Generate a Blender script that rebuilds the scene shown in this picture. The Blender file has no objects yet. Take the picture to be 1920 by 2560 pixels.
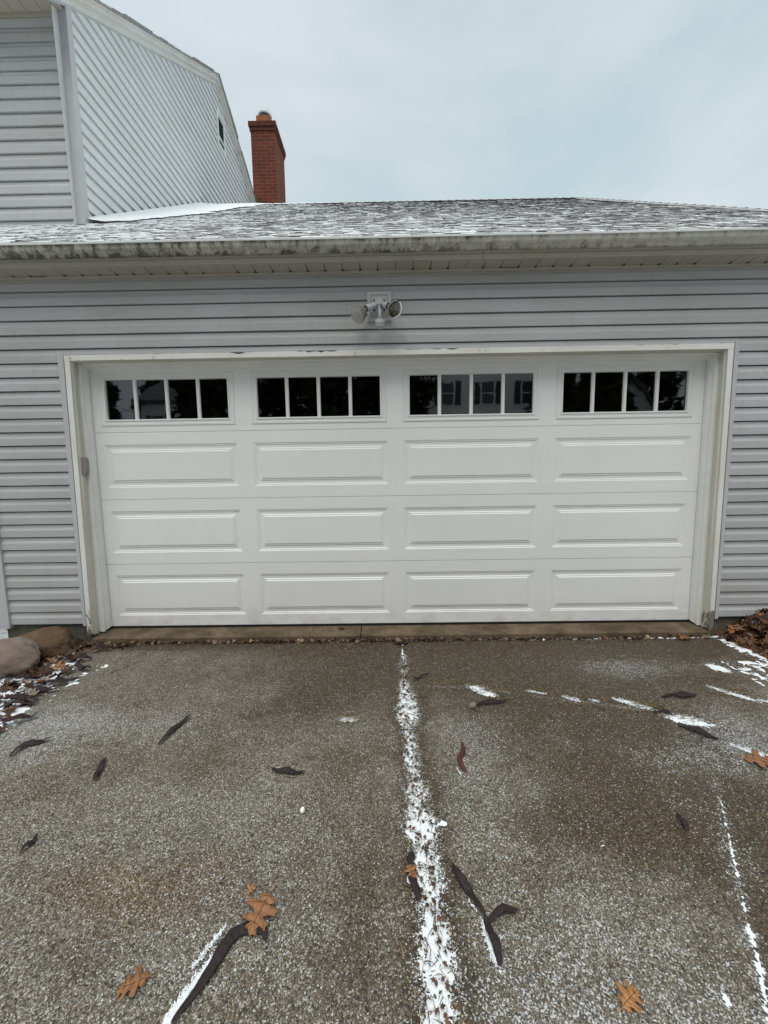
import bpy, math, random
from mathutils import Vector, Matrix, noise as mn
random.seed(7)
R = random.Random(11)
sc = bpy.context.scene
COL = sc.collection
rad = math.radians

# ---------------------------------------------------------------- helpers
class MB:
    def __init__(s): s.v=[]; s.f=[]; s.m=[]; s.a={}; s.fa={}
    def vert(s,p,**at):
        s.v.append(tuple(p))
        for k,x in at.items(): s.a.setdefault(k,{})[len(s.v)-1]=x
        return len(s.v)-1
    def face(s,idx,m=0,**at):
        s.f.append(tuple(idx)); s.m.append(m)
        for k,x in at.items(): s.fa.setdefault(k,{})[len(s.f)-1]=x
    def quad(s,a,b,c,d,m=0,**at):
        n=len(s.v); s.v+= [tuple(a),tuple(b),tuple(c),tuple(d)]; s.face((n,n+1,n+2,n+3),m,**at)
    def poly(s,pts,m=0,**at):
        n=len(s.v); s.v+=[tuple(p) for p in pts]; s.face(range(n,n+len(pts)),m,**at)
    def box(s,x0,x1,y0,y1,z0,z1,m=0,**at):
        n=len(s.v)
        s.v+=[(x0,y0,z0),(x1,y0,z0),(x1,y1,z0),(x0,y1,z0),(x0,y0,z1),(x1,y0,z1),(x1,y1,z1),(x0,y1,z1)]
        for f in ((0,3,2,1),(4,5,6,7),(0,1,5,4),(1,2,6,5),(2,3,7,6),(3,0,4,7)): s.face([n+i for i in f],m,**at)
    def hexa(s,pts,m=0,**at):   # 8 points in the order of box()
        n=len(s.v); s.v+=[tuple(p) for p in pts]
        for f in ((0,3,2,1),(4,5,6,7),(0,1,5,4),(1,2,6,5),(2,3,7,6),(3,0,4,7)): s.face([n+i for i in f],m,**at)
    def rings(s,rs,m=0,cap0=True,cap1=True,closed=True):
        n0=len(s.v); k=len(rs[0])
        for r in rs: s.v+=[tuple(p) for p in r]
        for i in range(len(rs)-1):
            for j in range(k if closed else k-1):
                a=n0+i*k+j; b=n0+i*k+(j+1)%k
                s.face((a,b,b+k,a+k),m)
        if cap0: s.face([n0+j for j in range(k)][::-1],m)
        if cap1: s.face([n0+(len(rs)-1)*k+j for j in range(k)],m)
    def tube(s,pts,rads,seg=16,m=0,cap0=True,cap1=True):
        pts=[Vector(p) for p in pts]; rs=[]
        for i,p in enumerate(pts):
            d=(pts[min(i+1,len(pts)-1)]-pts[max(i-1,0)]).normalized()
            up=Vector((0,0,1)) if abs(d.z)<.9 else Vector((1,0,0))
            u=d.cross(up).normalized(); w=u.cross(d)
            rs.append([p+rads[i]*(math.cos(2*math.pi*j/seg)*u+math.sin(2*math.pi*j/seg)*w) for j in range(seg)])
        s.rings(rs,m,cap0,cap1)
    def build(s,name,mats,parent=None,smooth=False,label=None,angle=None,fix=True):
        me=bpy.data.meshes.new(name); me.from_pydata(s.v,[],s.f)
        for k,d in s.a.items():
            at=me.attributes.new(k,'FLOAT','POINT'); arr=[0.0]*len(s.v)
            for i,x in d.items(): arr[i]=x
            at.data.foreach_set('value',arr)
        for k,d in s.fa.items():
            at=me.attributes.new(k,'FLOAT','FACE'); arr=[0.0]*len(s.f)
            for i,x in d.items(): arr[i]=x
            at.data.foreach_set('value',arr)
        if not isinstance(mats,(list,tuple)): mats=[mats]
        for m in mats: me.materials.append(m)
        me.polygons.foreach_set('material_index',s.m)
        me.validate()
        if smooth: me.polygons.foreach_set('use_smooth',[True]*len(me.polygons))
        if smooth and angle: 
            me.set_sharp_from_angle(angle=rad(angle))
        me.update()
        o=bpy.data.objects.new(name,me); COL.objects.link(o)
        if parent:
            o.parent=parent; o.matrix_parent_inverse=parent_inv(parent)
        if label: o['label']=label
        return o
def parent_inv(p):
    m=Matrix.Identity(4); q=p
    while q: m=Matrix.Translation(q.location)@m if q.parent is None else m; q=q.parent
    return m.inverted()
def tag(o,label=None,cat=None,group=None,kind=None):
    if label: o['label']=label
    if cat: o['category']=cat
    if group: o['group']=group
    if kind: o['kind']=kind
    return o
def thing(name,label,cat,loc=(0,0,0),group=None):
    o=bpy.data.objects.new(name,None); COL.objects.link(o); o.location=loc
    return tag(o,label,cat,group)
def nz(x,y,z=0,s=1): return mn.noise(Vector((x*s,y*s,z*s)))
def lerp(a,b,t): return a+(b-a)*t
def interp(tab,x):
    if x<=tab[0][0]: return tab[0][1]
    for (a,b),(c,d) in zip(tab,tab[1:]):
        if x<=c: return lerp(b,d,(x-a)/(c-a))
    return tab[-1][1]

# ---------------------------------------------------------------- materials
class NT:
    def __init__(s,name,rough=.6,spec=.4):
        s.mat=bpy.data.materials.new(name); s.mat.use_nodes=True; s.t=s.mat.node_tree
        s.b=s.t.nodes['Principled BSDF']; s.b.inputs['Roughness'].default_value=rough
        s.b.inputs['Specular IOR Level'].default_value=spec
    def n(s,ty,ins={},**pr):
        nd=s.t.nodes.new(ty)
        for k,v in pr.items(): setattr(nd,k,v)
        for k,v in ins.items(): s.put(nd.inputs[k],v)
        return nd
    def put(s,inp,v):
        if isinstance(v,bpy.types.NodeSocket): s.t.links.new(v,inp)
        elif isinstance(v,(tuple,list)):
            v=tuple(v)
            inp.default_value = v+(1,) if (inp.type=='RGBA' and len(v)==3) else v
        else: inp.default_value=v
    def pos(s,scale=(1,1,1),rot=(0,0,0)):
        g=s.n('ShaderNodeNewGeometry')
        return s.n('ShaderNodeMapping',{'Vector':g.outputs['Position'],'Scale':scale,'Rotation':rot}).outputs[0]
    def obj(s,scale=(1,1,1)):
        g=s.n('ShaderNodeTexCoord')
        return s.n('ShaderNodeMapping',{'Vector':g.outputs['Object'],'Scale':scale}).outputs[0]
    def noise(s,vec,scale,detail=4,rough=.55,dist=0):
        return s.n('ShaderNodeTexNoise',{'Vector':vec,'Scale':scale,'Detail':detail,'Roughness':rough,'Distortion':dist}).outputs['Fac']
    def ramp(s,fac,stops,interp='LINEAR'):
        r=s.n('ShaderNodeValToRGB',{'Fac':fac}); e=r.color_ramp.elements; r.color_ramp.interpolation=interp
        while len(e)>1: e.remove(e[-1])
        e[0].position=stops[0][0]; c=stops[0][1]; e[0].color=(c,c,c,1) if isinstance(c,(int,float)) else tuple(c)+(1,)
        for p,c in stops[1:]:
            q=e.new(p); q.color=(c,c,c,1) if isinstance(c,(int,float)) else tuple(c)+(1,)
        return r.outputs['Color']
    def mix(s,f,a,b,mode='MIX'):
        m=s.n('ShaderNodeMix',data_type='RGBA',blend_type=mode)
        s.put(m.inputs[0],f); s.put(m.inputs[6],a); s.put(m.inputs[7],b); return m.outputs[2]
    def math(s,op,a,b=0.,c=None,clamp=False):
        m=s.n('ShaderNodeMath',operation=op,use_clamp=clamp); s.put(m.inputs[0],a); s.put(m.inputs[1],b)
        if c is not None: s.put(m.inputs[2],c)
        return m.outputs[0]
    def attr(s,name): return s.n('ShaderNodeAttribute',attribute_name=name).outputs['Fac']
    def sep(s,vec):
        return s.n('ShaderNodeSeparateXYZ',{'Vector':vec}).outputs
    def maprange(s,v,a,b,c=0.,d=1.):
        return s.n('ShaderNodeMapRange',{'Value':v,'From Min':a,'From Max':b,'To Min':c,'To Max':d}).outputs[0]
    def col(s,c): s.put(s.b.inputs['Base Color'],c)
    def bump(s,h,strength=.3,dist=.01):
        b=s.n('ShaderNodeBump',{'Height':h,'Strength':strength,'Distance':dist}); s.put(s.b.inputs['Normal'],b.outputs[0]); return b

def m_siding(name,base,axis='x',grime=.25):
    k=NT(name,.55,.3)
    sc_=(4,60,60) if axis=='x' else (60,4,60)
    g=k.noise(k.pos(sc_),3.2,4,.6)
    d=k.noise(k.pos((.8,.8,2.2)),1.6,6,.6)
    st=k.noise(k.pos((14,14,.9)),1.5,3,.55)
    c=k.mix(k.maprange(d,.35,.7),tuple(x*1.03 for x in base),tuple(x*(1-grime*.55)*y for x,y in zip(base,(1,.995,.96))))
    c=k.mix(k.math('MULTIPLY',k.maprange(st,.55,.8),grime),c,tuple(x*.62 for x in base))
    c=k.mix(k.maprange(g,.3,.7,0,.12),c,tuple(x*.72 for x in base))
    k.col(c); k.bump(g,.25,.002)
    return k.mat
M={}
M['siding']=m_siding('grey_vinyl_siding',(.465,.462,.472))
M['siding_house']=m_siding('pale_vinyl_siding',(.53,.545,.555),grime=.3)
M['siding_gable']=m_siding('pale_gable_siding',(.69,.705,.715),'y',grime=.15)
def m_plain(name,base,rough=.5,spec=.4,var=.12,scale=3,bump=0,bs=60,metal=0):
    k=NT(name,rough,spec); d=k.noise(k.pos(),scale,6,.6)
    k.col(k.mix(k.maprange(d,.3,.75),tuple(x*(1+var*.3) for x in base),tuple(x*(1-var) for x in base)))
    if bump: k.bump(k.noise(k.pos(),bs,4,.6),bump,.003)
    k.b.inputs['Metallic'].default_value=metal
    return k.mat
M['corner']=m_plain('corner_vinyl',(.50,.505,.52),.5,.3,.1)
# door: painted embossed steel
k=NT('door_paint',.42,.45)
e=k.n('ShaderNodeTexNoise',{'Vector':k.pos(),'Scale':330.,'Detail':2.}).outputs['Fac']
d=k.noise(k.pos((1,1,1.6)),1.2,5,.6)
st=k.noise(k.pos((9,9,1.2)),1.4,4,.6)
c=k.mix(k.maprange(d,.35,.7),(.865,.86,.855),(.82,.818,.81))
c=k.mix(k.maprange(st,.5,.85,0,.07),c,(.62,.61,.57))
zb=k.sep(k.pos())[2]
dirt=k.math('MULTIPLY',k.maprange(zb,.22,0,0,1),k.maprange(k.noise(k.pos((1,1,2)),7,5,.65),.42,.75),clamp=True)
c=k.mix(k.math('MULTIPLY',dirt,.5),c,(.42,.38,.32))
k.col(c); k.bump(e,.40,.002); M['door']=k.mat
M['door_seam']=m_plain('door_seam_dark',(.12,.12,.12))
M['rubber']=m_plain('rubber_seal',(.02,.02,.02),.6,.3)
M['dark']=m_plain('garage_interior',(.035,.033,.03),.9,.1)
M['white_vinyl']=m_plain('white_vinyl_stop',(.80,.80,.77),.45,.4,.07,4)
M['win_frame']=m_plain('window_surround_white',(.80,.81,.79),.4,.4,.05,4)
# old cream paint with peeling
def m_old(name,base,wood=(.20,.175,.145),zfade=None,edge=.0,amount=.62):
    k=NT(name,.6,.3)
    p=k.pos((1,1,.45)); n1=k.noise(p,16,7,.68,.4); n2=k.noise(k.pos(),2.3,5,.6)
    thr=amount
    f=n1
    if zfade:
        z=k.sep(k.pos())[2]; f=k.math('ADD',f,k.maprange(z,zfade[1],zfade[0],0,.23))
    f=k.math('ADD',f,k.math('MULTIPLY',k.math('SUBTRACT',n2,.5),.12))
    peel=k.ramp(f,[(thr,0),(thr+.015,1)])
    rim=k.ramp(f,[(thr-.07,0),(thr-.005,1)])
    c=k.mix(k.maprange(n2,.3,.75),base,tuple(x*y for x,y in zip(base,(.86,.84,.78))))
    sp=k.noise(k.pos((1,1,.2)),30,3,.6)
    c=k.mix(k.maprange(sp,.6,.8,0,.35),c,tuple(x*.6 for x in base))
    c=k.mix(k.math('MULTIPLY',rim,.35),c,tuple(x*.5 for x in base))
    wg=k.noise(k.pos((60,60,3)),3,4,.6)
    c=k.mix(peel,c,k.mix(wg,tuple(x*.55 for x in wood),tuple(x*1.5 for x in wood)))
    k.col(c); k.bump(k.math('SUBTRACT',k.math('MULTIPLY',sp,.2),k.math('MULTIPLY',peel,.8)),.5,.003)
    return k.mat
M['casing']=m_old('peeling_white_casing',(.80,.79,.765),zfade=(0,.45),amount=.68)
M['jamb']=m_old('aged_cream_jamb',(.64,.62,.56),zfade=(-.05,.30),amount=.70)
M['rake']=m_old('weathered_rake_paint',(.70,.70,.68),wood=(.3,.28,.25),amount=.655)
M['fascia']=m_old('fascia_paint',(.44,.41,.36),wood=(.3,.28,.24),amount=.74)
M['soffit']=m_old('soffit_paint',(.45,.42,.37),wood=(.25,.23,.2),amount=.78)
M['black']=m_plain('dark_gap',(.012,.011,.01),.9,.1)
# gutter
k=NT('algae_stained_gutter',.45,.4)
geo=k.pos((9,9,1.3)); n1=k.noise(geo,2.2,6,.68,.5); n2=k.noise(k.pos((.9,.9,.9)),1.1,4,.6); n3=k.noise(k.pos((40,40,6)),2,5,.65)
x=k.sep(k.pos())[0]; z=k.sep(k.pos())[2]
left=k.maprange(x,3.6,-.3,.0,.17)
f=k.math('ADD',k.math('ADD',n1,left),k.math('MULTIPLY',k.math('SUBTRACT',n2,.5),.35))
f=k.math('ADD',f,k.math('MULTIPLY',k.math('SUBTRACT',n3,.5),.25))
topb=k.maprange(z,2.775,2.80,0,.13); f=k.math('ADD',f,topb)
f=k.math('ADD',f,k.maprange(z,2.755,2.742,0,.08))
g1=k.ramp(f,[(.47,0),(.68,1)]); g2=k.ramp(f,[(.64,0),(.78,1)])
c=k.mix(k.noise(k.pos(),5,4),(.62,.61,.55),(.48,.47,.41))
c=k.mix(k.math('MULTIPLY',g1,.62),c,(.20,.195,.13)); c=k.mix(k.math('MULTIPLY',g2,.85),c,(.035,.035,.02))
k.col(c); k.bump(n3,.15,.002); M['gutter']=k.mat
M['lip']=m_plain('gutter_lip_white',(.78,.80,.79),.4,.4,.08,6)
# shingles
k=NT('snow_dusted_shingles',.9,.2)
tone=k.attr('tone'); snowa=k.attr('snow')
p=k.pos(); gr=k.noise(p,160,3,.7); n=k.noise(k.pos((8,20,20)),2.4,6,.7,.3); n2=k.noise(k.pos(),.7,3,.5)
c=k.ramp(tone,[(0,(.15,.15,.15)),(.35,(.28,.28,.28)),(.7,(.40,.395,.39)),(1,(.52,.515,.51))])
c=k.mix(k.maprange(gr,.3,.7,0,.45),c,(.15,.15,.15)); c=k.mix(k.math('MULTIPLY',k.ramp(k.noise(p,75,4,.7),[(.52,0),(.62,1)]),.5),c,(.72,.74,.76))
f=k.math('ADD',k.math('ADD',n,snowa),k.math('MULTIPLY',k.math('SUBTRACT',gr,.5),.22))
sn=k.ramp(f,[(.56,0),(.66,1)])
c=k.mix(sn,c,(.82,.84,.86)); k.col(c); k.bump(gr,.4,.004); M['shingle']=k.mat
M['butt']=m_plain('shingle_edge_dark',(.05,.05,.052),.9,.1)
# brick
k=NT('red_brick',.85,.2)
tc=k.obj(); s_=k.sep(tc)
u=k.math('ADD',s_[0],s_[1]); vec=k.n('ShaderNodeCombineXYZ',{'X':u,'Y':s_[2],'Z':0.}).outputs[0]
br=k.n('ShaderNodeTexBrick',{'Vector':vec,'Color1':(.21,.045,.022,1),'Color2':(.12,.028,.016,1),'Mortar':(.22,.13,.10,1),'Scale':1.,'Mortar Size':.007,'Mortar Smooth':.3,'Bias':0.,'Brick Width':.235,'Row Height':.076})
nn=k.noise(tc,7,6,.65); n4=k.noise(tc,2,4,.6)
c=k.mix(k.maprange(nn,.35,.75,0,.7),br.outputs['Color'],(.11,.035,.022))
c=k.mix(k.maprange(n4,.5,.8,0,.5),c,(.055,.035,.03))
k.col(c); k.bump(k.math('SUBTRACT',k.math('MULTIPLY',nn,.3),br.outputs['Fac']),.6,.01); M['brick']=k.mat
M['crown']=m_plain('chimney_crown_brick',(.11,.035,.025),.85,.2,.4,9,.4,50)
M['clay']=m_plain('orange_clay_flue',(.32,.12,.05),.8,.2,.35,8)
M['metal_dark']=m_plain('dark_metal_cap',(.11,.10,.08),.6,.4,.3,9)
# snow
k=NT('fresh_snow',.75,.3); n=k.noise(k.pos(),90,5,.7); n2=k.noise(k.pos(),14,4,.6)
k.col(k.mix(k.maprange(n2,.3,.7),(.86,.89,.92),(.78,.80,.83))); k.bump(n,.8,.006)
k.b.inputs['Subsurface Weight'].default_value=0; M['snow']=k.mat
# driveway exposed aggregate
k=NT('exposed_aggregate_concrete',.75,.4)
wet=k.attr('wet'); frost=k.attr('frost'); rust=k.attr('rust')
p0=k.pos(); wob=k.n('ShaderNodeTexNoise',{'Vector':p0,'Scale':110.,'Detail':2.}).outputs['Color']
p1=k.n('ShaderNodeVectorMath',{0:p0,1:k.n('ShaderNodeVectorMath',{0:wob,1:(.005,.005,.005)},operation='MULTIPLY').outputs[0]},operation='ADD').outputs[0]
def vor(scale,feat='F1'):
    return k.n('ShaderNodeTexVoronoi',{'Vector':p1,'Scale':scale},feature=feat)
v1=vor(150); v2=vor(300); ve=vor(150,'DISTANCE_TO_EDGE')
r1=k.n('ShaderNodeSeparateColor',{0:v1.outputs['Color']}).outputs; r2=k.n('ShaderNodeSeparateColor',{0:v2.outputs['Color']}).outputs
st=[(0,(.045,.036,.028)),(.14,(.13,.10,.075)),(.3,(.22,.17,.12)),(.45,(.17,.15,.13)),(.58,(.31,.245,.175)),(.72,(.40,.34,.26)),(.84,(.27,.26,.245)),(.93,(.58,.51,.41)),(1,(.78,.75,.68))]
big=k.ramp(r1[0],st); small=k.ramp(r2[1],[(0,(.04,.031,.023)),(.3,(.12,.098,.073)),(.6,(.225,.19,.145)),(.85,(.36,.32,.265)),(1,(.72,.70,.66))])
isbig=k.ramp(r1[1],[(.36,0),(.42,1)])
stonemask=k.ramp(ve.outputs['Distance'],[(.03,0),(.13,1)])
c=k.mix(k.math('MULTIPLY',isbig,stonemask),small,big)
low=k.noise(p0,1.3,5,.6); c=k.mix(1.0,c,(.77,.765,.755),'MULTIPLY'); c=k.mix(k.maprange(low,.3,.7,0,.35),c,k.mix(1.0,c,(.72,.66,.56),'MULTIPLY'))
mid=k.noise(p0,7,5,.65)
wf=k.math('ADD',wet,k.math('MULTIPLY',k.math('SUBTRACT',mid,.5),1.0)); wf=k.maprange(wf,.10,.70)
cw=k.mix(1.0,c,(.44,.355,.25),'MULTIPLY'); cw=k.mix(.10,cw,(.040,.028,.016))
c=k.mix(k.maprange(k.noise(p0,2.6,7,.72),.42,.64,0,.80),c,k.mix(1.0,c,(.56,.47,.36),'MULTIPLY'))
bright_stone=k.math('MULTIPLY',k.ramp(r2[2],[(.90,0),(.93,1)]),k.ramp(k.noise(p0,9,4,.6),[(.38,0),(.6,1)])); c=k.mix(k.math('MULTIPLY',bright_stone,.55),c,(.60,.585,.55))  # scattered bright stones among the small aggregate
c=k.mix(wf,c,cw)
rf=k.math('MULTIPLY',k.maprange(k.math('ADD',rust,k.math('MULTIPLY',k.math('SUBTRACT',mid,.5),.7)),.2,.9),.45)
c=k.mix(rf,c,k.mix(1.0,c,(.95,.62,.30),'MULTIPLY'))
sp=k.noise(p0,190,3,.75); sp2=k.noise(k.pos((1,1.7,1),(0,0,.5)),17,7,.75)
v3=vor(230); r3=k.n('ShaderNodeSeparateColor',{0:v3.outputs['Color']}).outputs
dens=k.maprange(k.math('ADD',frost,k.math('MULTIPLY',k.math('SUBTRACT',sp2,.5),1.5)),.10,1.45,.018,.52)
dens=k.math('ADD',dens,k.math('MULTIPLY',k.math('SUBTRACT',sp,.5),.12))
fr=k.ramp(k.math('ADD',r3[2],dens),[(.975,0),(1.0,1)])
c=k.mix(k.math('MULTIPLY',k.maprange(frost,0,1,0,.16),k.maprange(sp2,.3,.7)),c,(.50,.52,.53))
c=k.mix(k.math('MULTIPLY',fr,.64),c,(.76,.79,.81))
k.col(c)
k.put(k.b.inputs['Roughness'],k.maprange(wf,0,1,.78,.42))
h=k.math('ADD',k.math('MULTIPLY',k.ramp(ve.outputs['Distance'],[(0,0),(.3,1)]),isbig),k.math('MULTIPLY',v2.outputs['Distance'],-.8))
h=k.math('ADD',h,k.math('MULTIPLY',fr,.4))
k.bump(h,.75,.005); M['drive']=k.mat
# smooth concrete (threshold, foundation)
def m_conc(name,base,stain):
    k=NT(name,.8,.3); n=k.noise(k.pos(),5,7,.7); n2=k.noise(k.pos((1,1,3)),28,5,.7)
    c=k.mix(k.maprange(n,.38,.62),base,stain); c=k.mix(k.maprange(n2,.52,.72,0,.75),c,tuple(x*.35 for x in base))
    k.col(c); k.bump(n2,.6,.006); return k.mat
M['threshold']=m_conc('tan_threshold_concrete',(.17,.125,.08),(.075,.052,.032))
M['foundation']=m_conc('mossy_foundation',(.15,.145,.12),(.075,.07,.05))
M['soil']=m_conc('dark_bed_soil',(.05,.035,.025),(.02,.015,.012))
k=NT('snowy_lawn',.9,.2); n=k.noise(k.pos(),3,8,.7); n2=k.noise(k.pos(),40,4,.7)
k.col(k.mix(k.ramp(k.math('ADD',n,k.math('MULTIPLY',n2,.4)),[(.6,0),(.75,1)]),(.10,.10,.06),(.7,.72,.74))); k.bump(n2,.6,.03); M['lawn']=k.mat
# leaves, pods
def m_leaf(name,a,b):
    k=NT(name,.65,.3); n=k.noise(k.obj(),55,5,.65); k.col(k.mix(k.maprange(n,.3,.7),a,b)); k.bump(n,.3,.002); return k.mat
M['leaf']=m_leaf('orange_oak_leaf',(.35,.165,.075),(.19,.085,.04))
M['leaf2']=m_leaf('bright_oak_leaf',(.46,.225,.085),(.28,.13,.05))
M['leafbrown']=m_leaf('brown_leaf',(.15,.07,.035),(.07,.035,.02))
M['leafdark']=m_leaf('dark_wet_leaf',(.07,.032,.018),(.03,.016,.011))
M['leafgrey']=m_leaf('bleached_leaf',(.28,.24,.20),(.15,.12,.10))
M['leafgreen']=m_leaf('green_leaflet',(.07,.10,.035),(.04,.055,.02))
k=NT('seed_pod_skin',.62,.22); n=k.noise(k.obj(),30,5,.6); k.col(k.mix(k.maprange(n,.3,.7),(.034,.021,.021),(.016,.010,.011))); k.bump(n,.3,.002); M['pod']=k.mat
k=NT('reddish_pod_skin',.6,.25); n=k.noise(k.obj(),30,5,.6); k.col(k.mix(k.maprange(n,.3,.7),(.10,.028,.024),(.045,.014,.013))); k.bump(n,.3,.002); M['pod_red']=k.mat
M['twig']=m_plain('twig_bark',(.055,.04,.03),.8,.2,.3,60)
M['grass']=m_leaf('dry_grass',(.17,.13,.055),(.07,.065,.02))
M['straw']=m_leaf('straw_grass',(.42,.33,.20),(.26,.19,.11))
def m_rock(name,a,b,d):
    k=NT(name,.75,.35); n=k.noise(k.obj((1,1,1.8)),5,8,.65,.5); n2=k.noise(k.obj(),40,5,.7); n3=k.noise(k.obj(),2.2,4,.6)
    c=k.mix(k.maprange(n,.35,.65),a,b); c=k.mix(k.maprange(n3,.45,.7,0,.8),c,d); c=k.mix(k.maprange(n2,.55,.75,0,.4),c,tuple(x*.4 for x in b))
    k.col(c); k.bump(k.math('ADD',n2,n),.8,.012); return k.mat
M['rock_brown']=m_rock('ochre_brown_rock',(.15,.092,.045),(.06,.033,.018),(.085,.05,.03))
M['rock_pink']=m_rock('pinkish_grey_rock',(.28,.22,.19),(.15,.115,.10),(.20,.135,.105))
M['white_stone']=m_plain('white_pebble',(.8,.8,.78),.5,.4,.1,50)
M['fixture']=m_plain('pale_grey_fixture',(.47,.51,.52),.5,.4,.2,20)
M['block']=m_plain('mount_block_vinyl',(.50,.495,.49),.55,.3,.1,8)
k=NT('mirror_reflector',.16,.5); k.b.inputs['Metallic'].default_value=1; n=k.noise(k.obj(),60,3,.6)
k.col(k.mix(n,(.75,.72,.64),(.38,.35,.30))); k.bump(n,.6,.004); M['reflector']=k.mat
k=NT('lens_glass',.05,.5); k.b.inputs['Transmission Weight'].default_value=.85; k.col((.9,.9,.86)); k.b.inputs['IOR'].default_value=1.45
k.bump(k.noise(k.obj(),120,2,.5),.5,.002); M['lens']=k.mat
k=NT('frosted_lens',.22,.5); k.col((.40,.40,.38)); k.b.inputs['Coat Weight'].default_value=.5; M['frost_lens']=k.mat
M['lampback']=m_plain('aged_lamp_back',(.30,.285,.24),.35,.6,.4,30,metal=.6)
M['taupe']=m_plain('taupe_plastic',(.30,.265,.24),.5,.4,.1,20)
# window glass: thin pane, reflects the street, dark garage behind
def m_glass(name,r0,rough=.0):
    m=bpy.data.materials.new(name); m.use_nodes=True; t=m.node_tree; t.nodes.clear()
    o=t.nodes.new('ShaderNodeOutputMaterial'); mx=t.nodes.new('ShaderNodeMixShader'); tr=t.nodes.new('ShaderNodeBsdfTransparent')
    gl=t.nodes.new('ShaderNodeBsdfGlossy'); gl.inputs['Roughness'].default_value=rough; lw=t.nodes.new('ShaderNodeFresnel'); lw.inputs['IOR'].default_value=1.5
    mr=t.nodes.new('ShaderNodeMapRange'); mr.inputs['From Min'].default_value=.04; mr.inputs['From Max'].default_value=1; mr.inputs['To Min'].default_value=r0; mr.inputs['To Max'].default_value=1
    tr.inputs['Color'].default_value=(.55,.57,.56,1)
    nz_=t.nodes.new('ShaderNodeTexNoise'); nz_.inputs['Scale'].default_value=6; bp=t.nodes.new('ShaderNodeBump'); bp.inputs['Strength'].default_value=.03; bp.inputs['Distance'].default_value=.01
    gg=t.nodes.new('ShaderNodeNewGeometry'); t.links.new(gg.outputs['Position'],nz_.inputs['Vector'])
    t.links.new(nz_.outputs['Fac'],bp.inputs['Height']); t.links.new(bp.outputs[0],gl.inputs['Normal'])
    t.links.new(lw.outputs[0],mr.inputs['Value']); t.links.new(mr.outputs[0],mx.inputs[0]); t.links.new(tr.outputs[0],mx.inputs[1]); t.links.new(gl.outputs[0],mx.inputs[2]); t.links.new(mx.outputs[0],o.inputs[0])
    return m
M['glass']=m_glass('window_glass',.165,.02)
M['lens']=m_glass('clear_lens',.08,.03)
M['glass_dark']=m_plain('dark_attic_glass',(.012,.02,.022),.7,.05,.1)

# ---------------------------------------------------------------- siding generator
PROF=[(0.0,.0125),(.055,.0125),(.075,.0035),(1.0,.0025)]   # (height in m at pitch .1007, out)
def siding(mb,mapf,z0,pitch,z1,segs,seed=1,seam=None,slot=.0070,deep=.028):
    """segs(zbottom,ztop) -> list of (a0func,a1func,zclip0,zclip1)"""
    k=0; rr=random.Random(seed)
    while z0+k*pitch<z1-1e-4:
        zb=z0+k*pitch; zt=min(zb+pitch,z1)
        if k%2==0: off=[rr.uniform(0,1) for _ in range(6)]
        for (a0,a1,c0,c1) in segs(zb,zt):
            lo=max(zb,c0); hi=min(zt,c1)
            if hi-lo<.004: continue
            sc_=pitch/.1007
            pts=[(0,.0145),(.050*sc_,.0140),(.070*sc_,.0055),(pitch-slot-.0012,.0035),(pitch-slot,-deep),(pitch,-deep)]
            def outat(h):
                return interp([(p[0],p[1]) for p in pts],h)
            hs=[lo-zb]+[p[0] for p in pts if lo-zb+1e-4<p[0]<hi-zb-1e-4]+[hi-zb]
            A0,A1=a0(lo),a1(lo)
            if A1-A0<.01: continue
            cuts=[0.]+([ (q-A0)/(A1-A0) for q in sorted(seam(k//2)) if A0+.1<q<A1-.1] if seam else [])+[1.]
            for ci in range(len(cuts)-1):
                e=.0013 if (ci+k//2)%2 else 0
                wv=0
                for h0,h1 in zip(hs,hs[1:]):
                    q=[]
                    for h,order in ((h0,(cuts[ci],cuts[ci+1])),(h1,(cuts[ci+1],cuts[ci]))):
                        z=zb+h; b0,b1=a0(z),a1(z)
                        if b1<b0: b1=b0
                        for t in order: q.append(mapf(lerp(b0,b1,t),outat(h)+e,z))
                    mb.poly(q)
                b0,b1=a0(lo),a1(lo)
                p0,p1=lerp(b0,b1,cuts[ci]),lerp(b0,b1,cuts[ci+1])
                o=outat(hs[0])+e
                mb.poly([mapf(p0,-deep,lo),mapf(p1,-deep,lo),mapf(p1,o,lo),mapf(p0,o,lo)])
                if 0<ci:  # little lap edge of the panel joint
                    for h0,h1 in zip(hs,hs[1:]):
                        mb.poly([mapf(p0,outat(h0),zb+h0),mapf(p0,outat(h0)+.0013,zb+h0),mapf(p0,outat(h1)+.0013,zb+h1),mapf(p0,outat(h1),zb+h1)])
        k+=1

# ================================================================ GARAGE
garage=thing('garage','attached two-car garage with grey lap siding and a wide white panelled door','garage',(2.4,-.15,0))
YW=-.134                                   # wall sheathing plane; siding stands about 1 cm proud
OPL=lambda z: lerp(-.087,-.055,z/2.15)-.012
OPR=lambda z: lerp(4.878,4.866,z/2.15)+.014
mb=MB()
def segs(zb,zt):
    L=(lambda z:-.703),(lambda z:-.104); Rr=(lambda z:4.900),(lambda z:6.30)
    if zt<=2.168: return [(*L,0,9),(*Rr,0,9)]
    if zb>=2.168: return [((lambda z:-.703),(lambda z:6.30),0,9)]
    return [(*L,0,9),(*Rr,0,9),((lambda z:-.104),(lambda z:4.900),2.168,9)]
seamtab={10:[3.05],11:[2.23,5.4],12:[1.86,4.4],9:[-.3,5.6],5:[5.2],2:[-.45]}
siding(mb,lambda a,o,z:(a,YW-o,z),.0885,.1007,2.705,segs,3,seam=lambda j:seamtab.get(j,[]))
mb.box(-.79,-.09,YW+.031,YW+.1,.05,2.705); mb.box(4.89,6.30,YW+.031,YW+.1,.05,2.705); mb.box(-.09,4.89,YW+.031,YW+.1,2.16,2.705)
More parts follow.
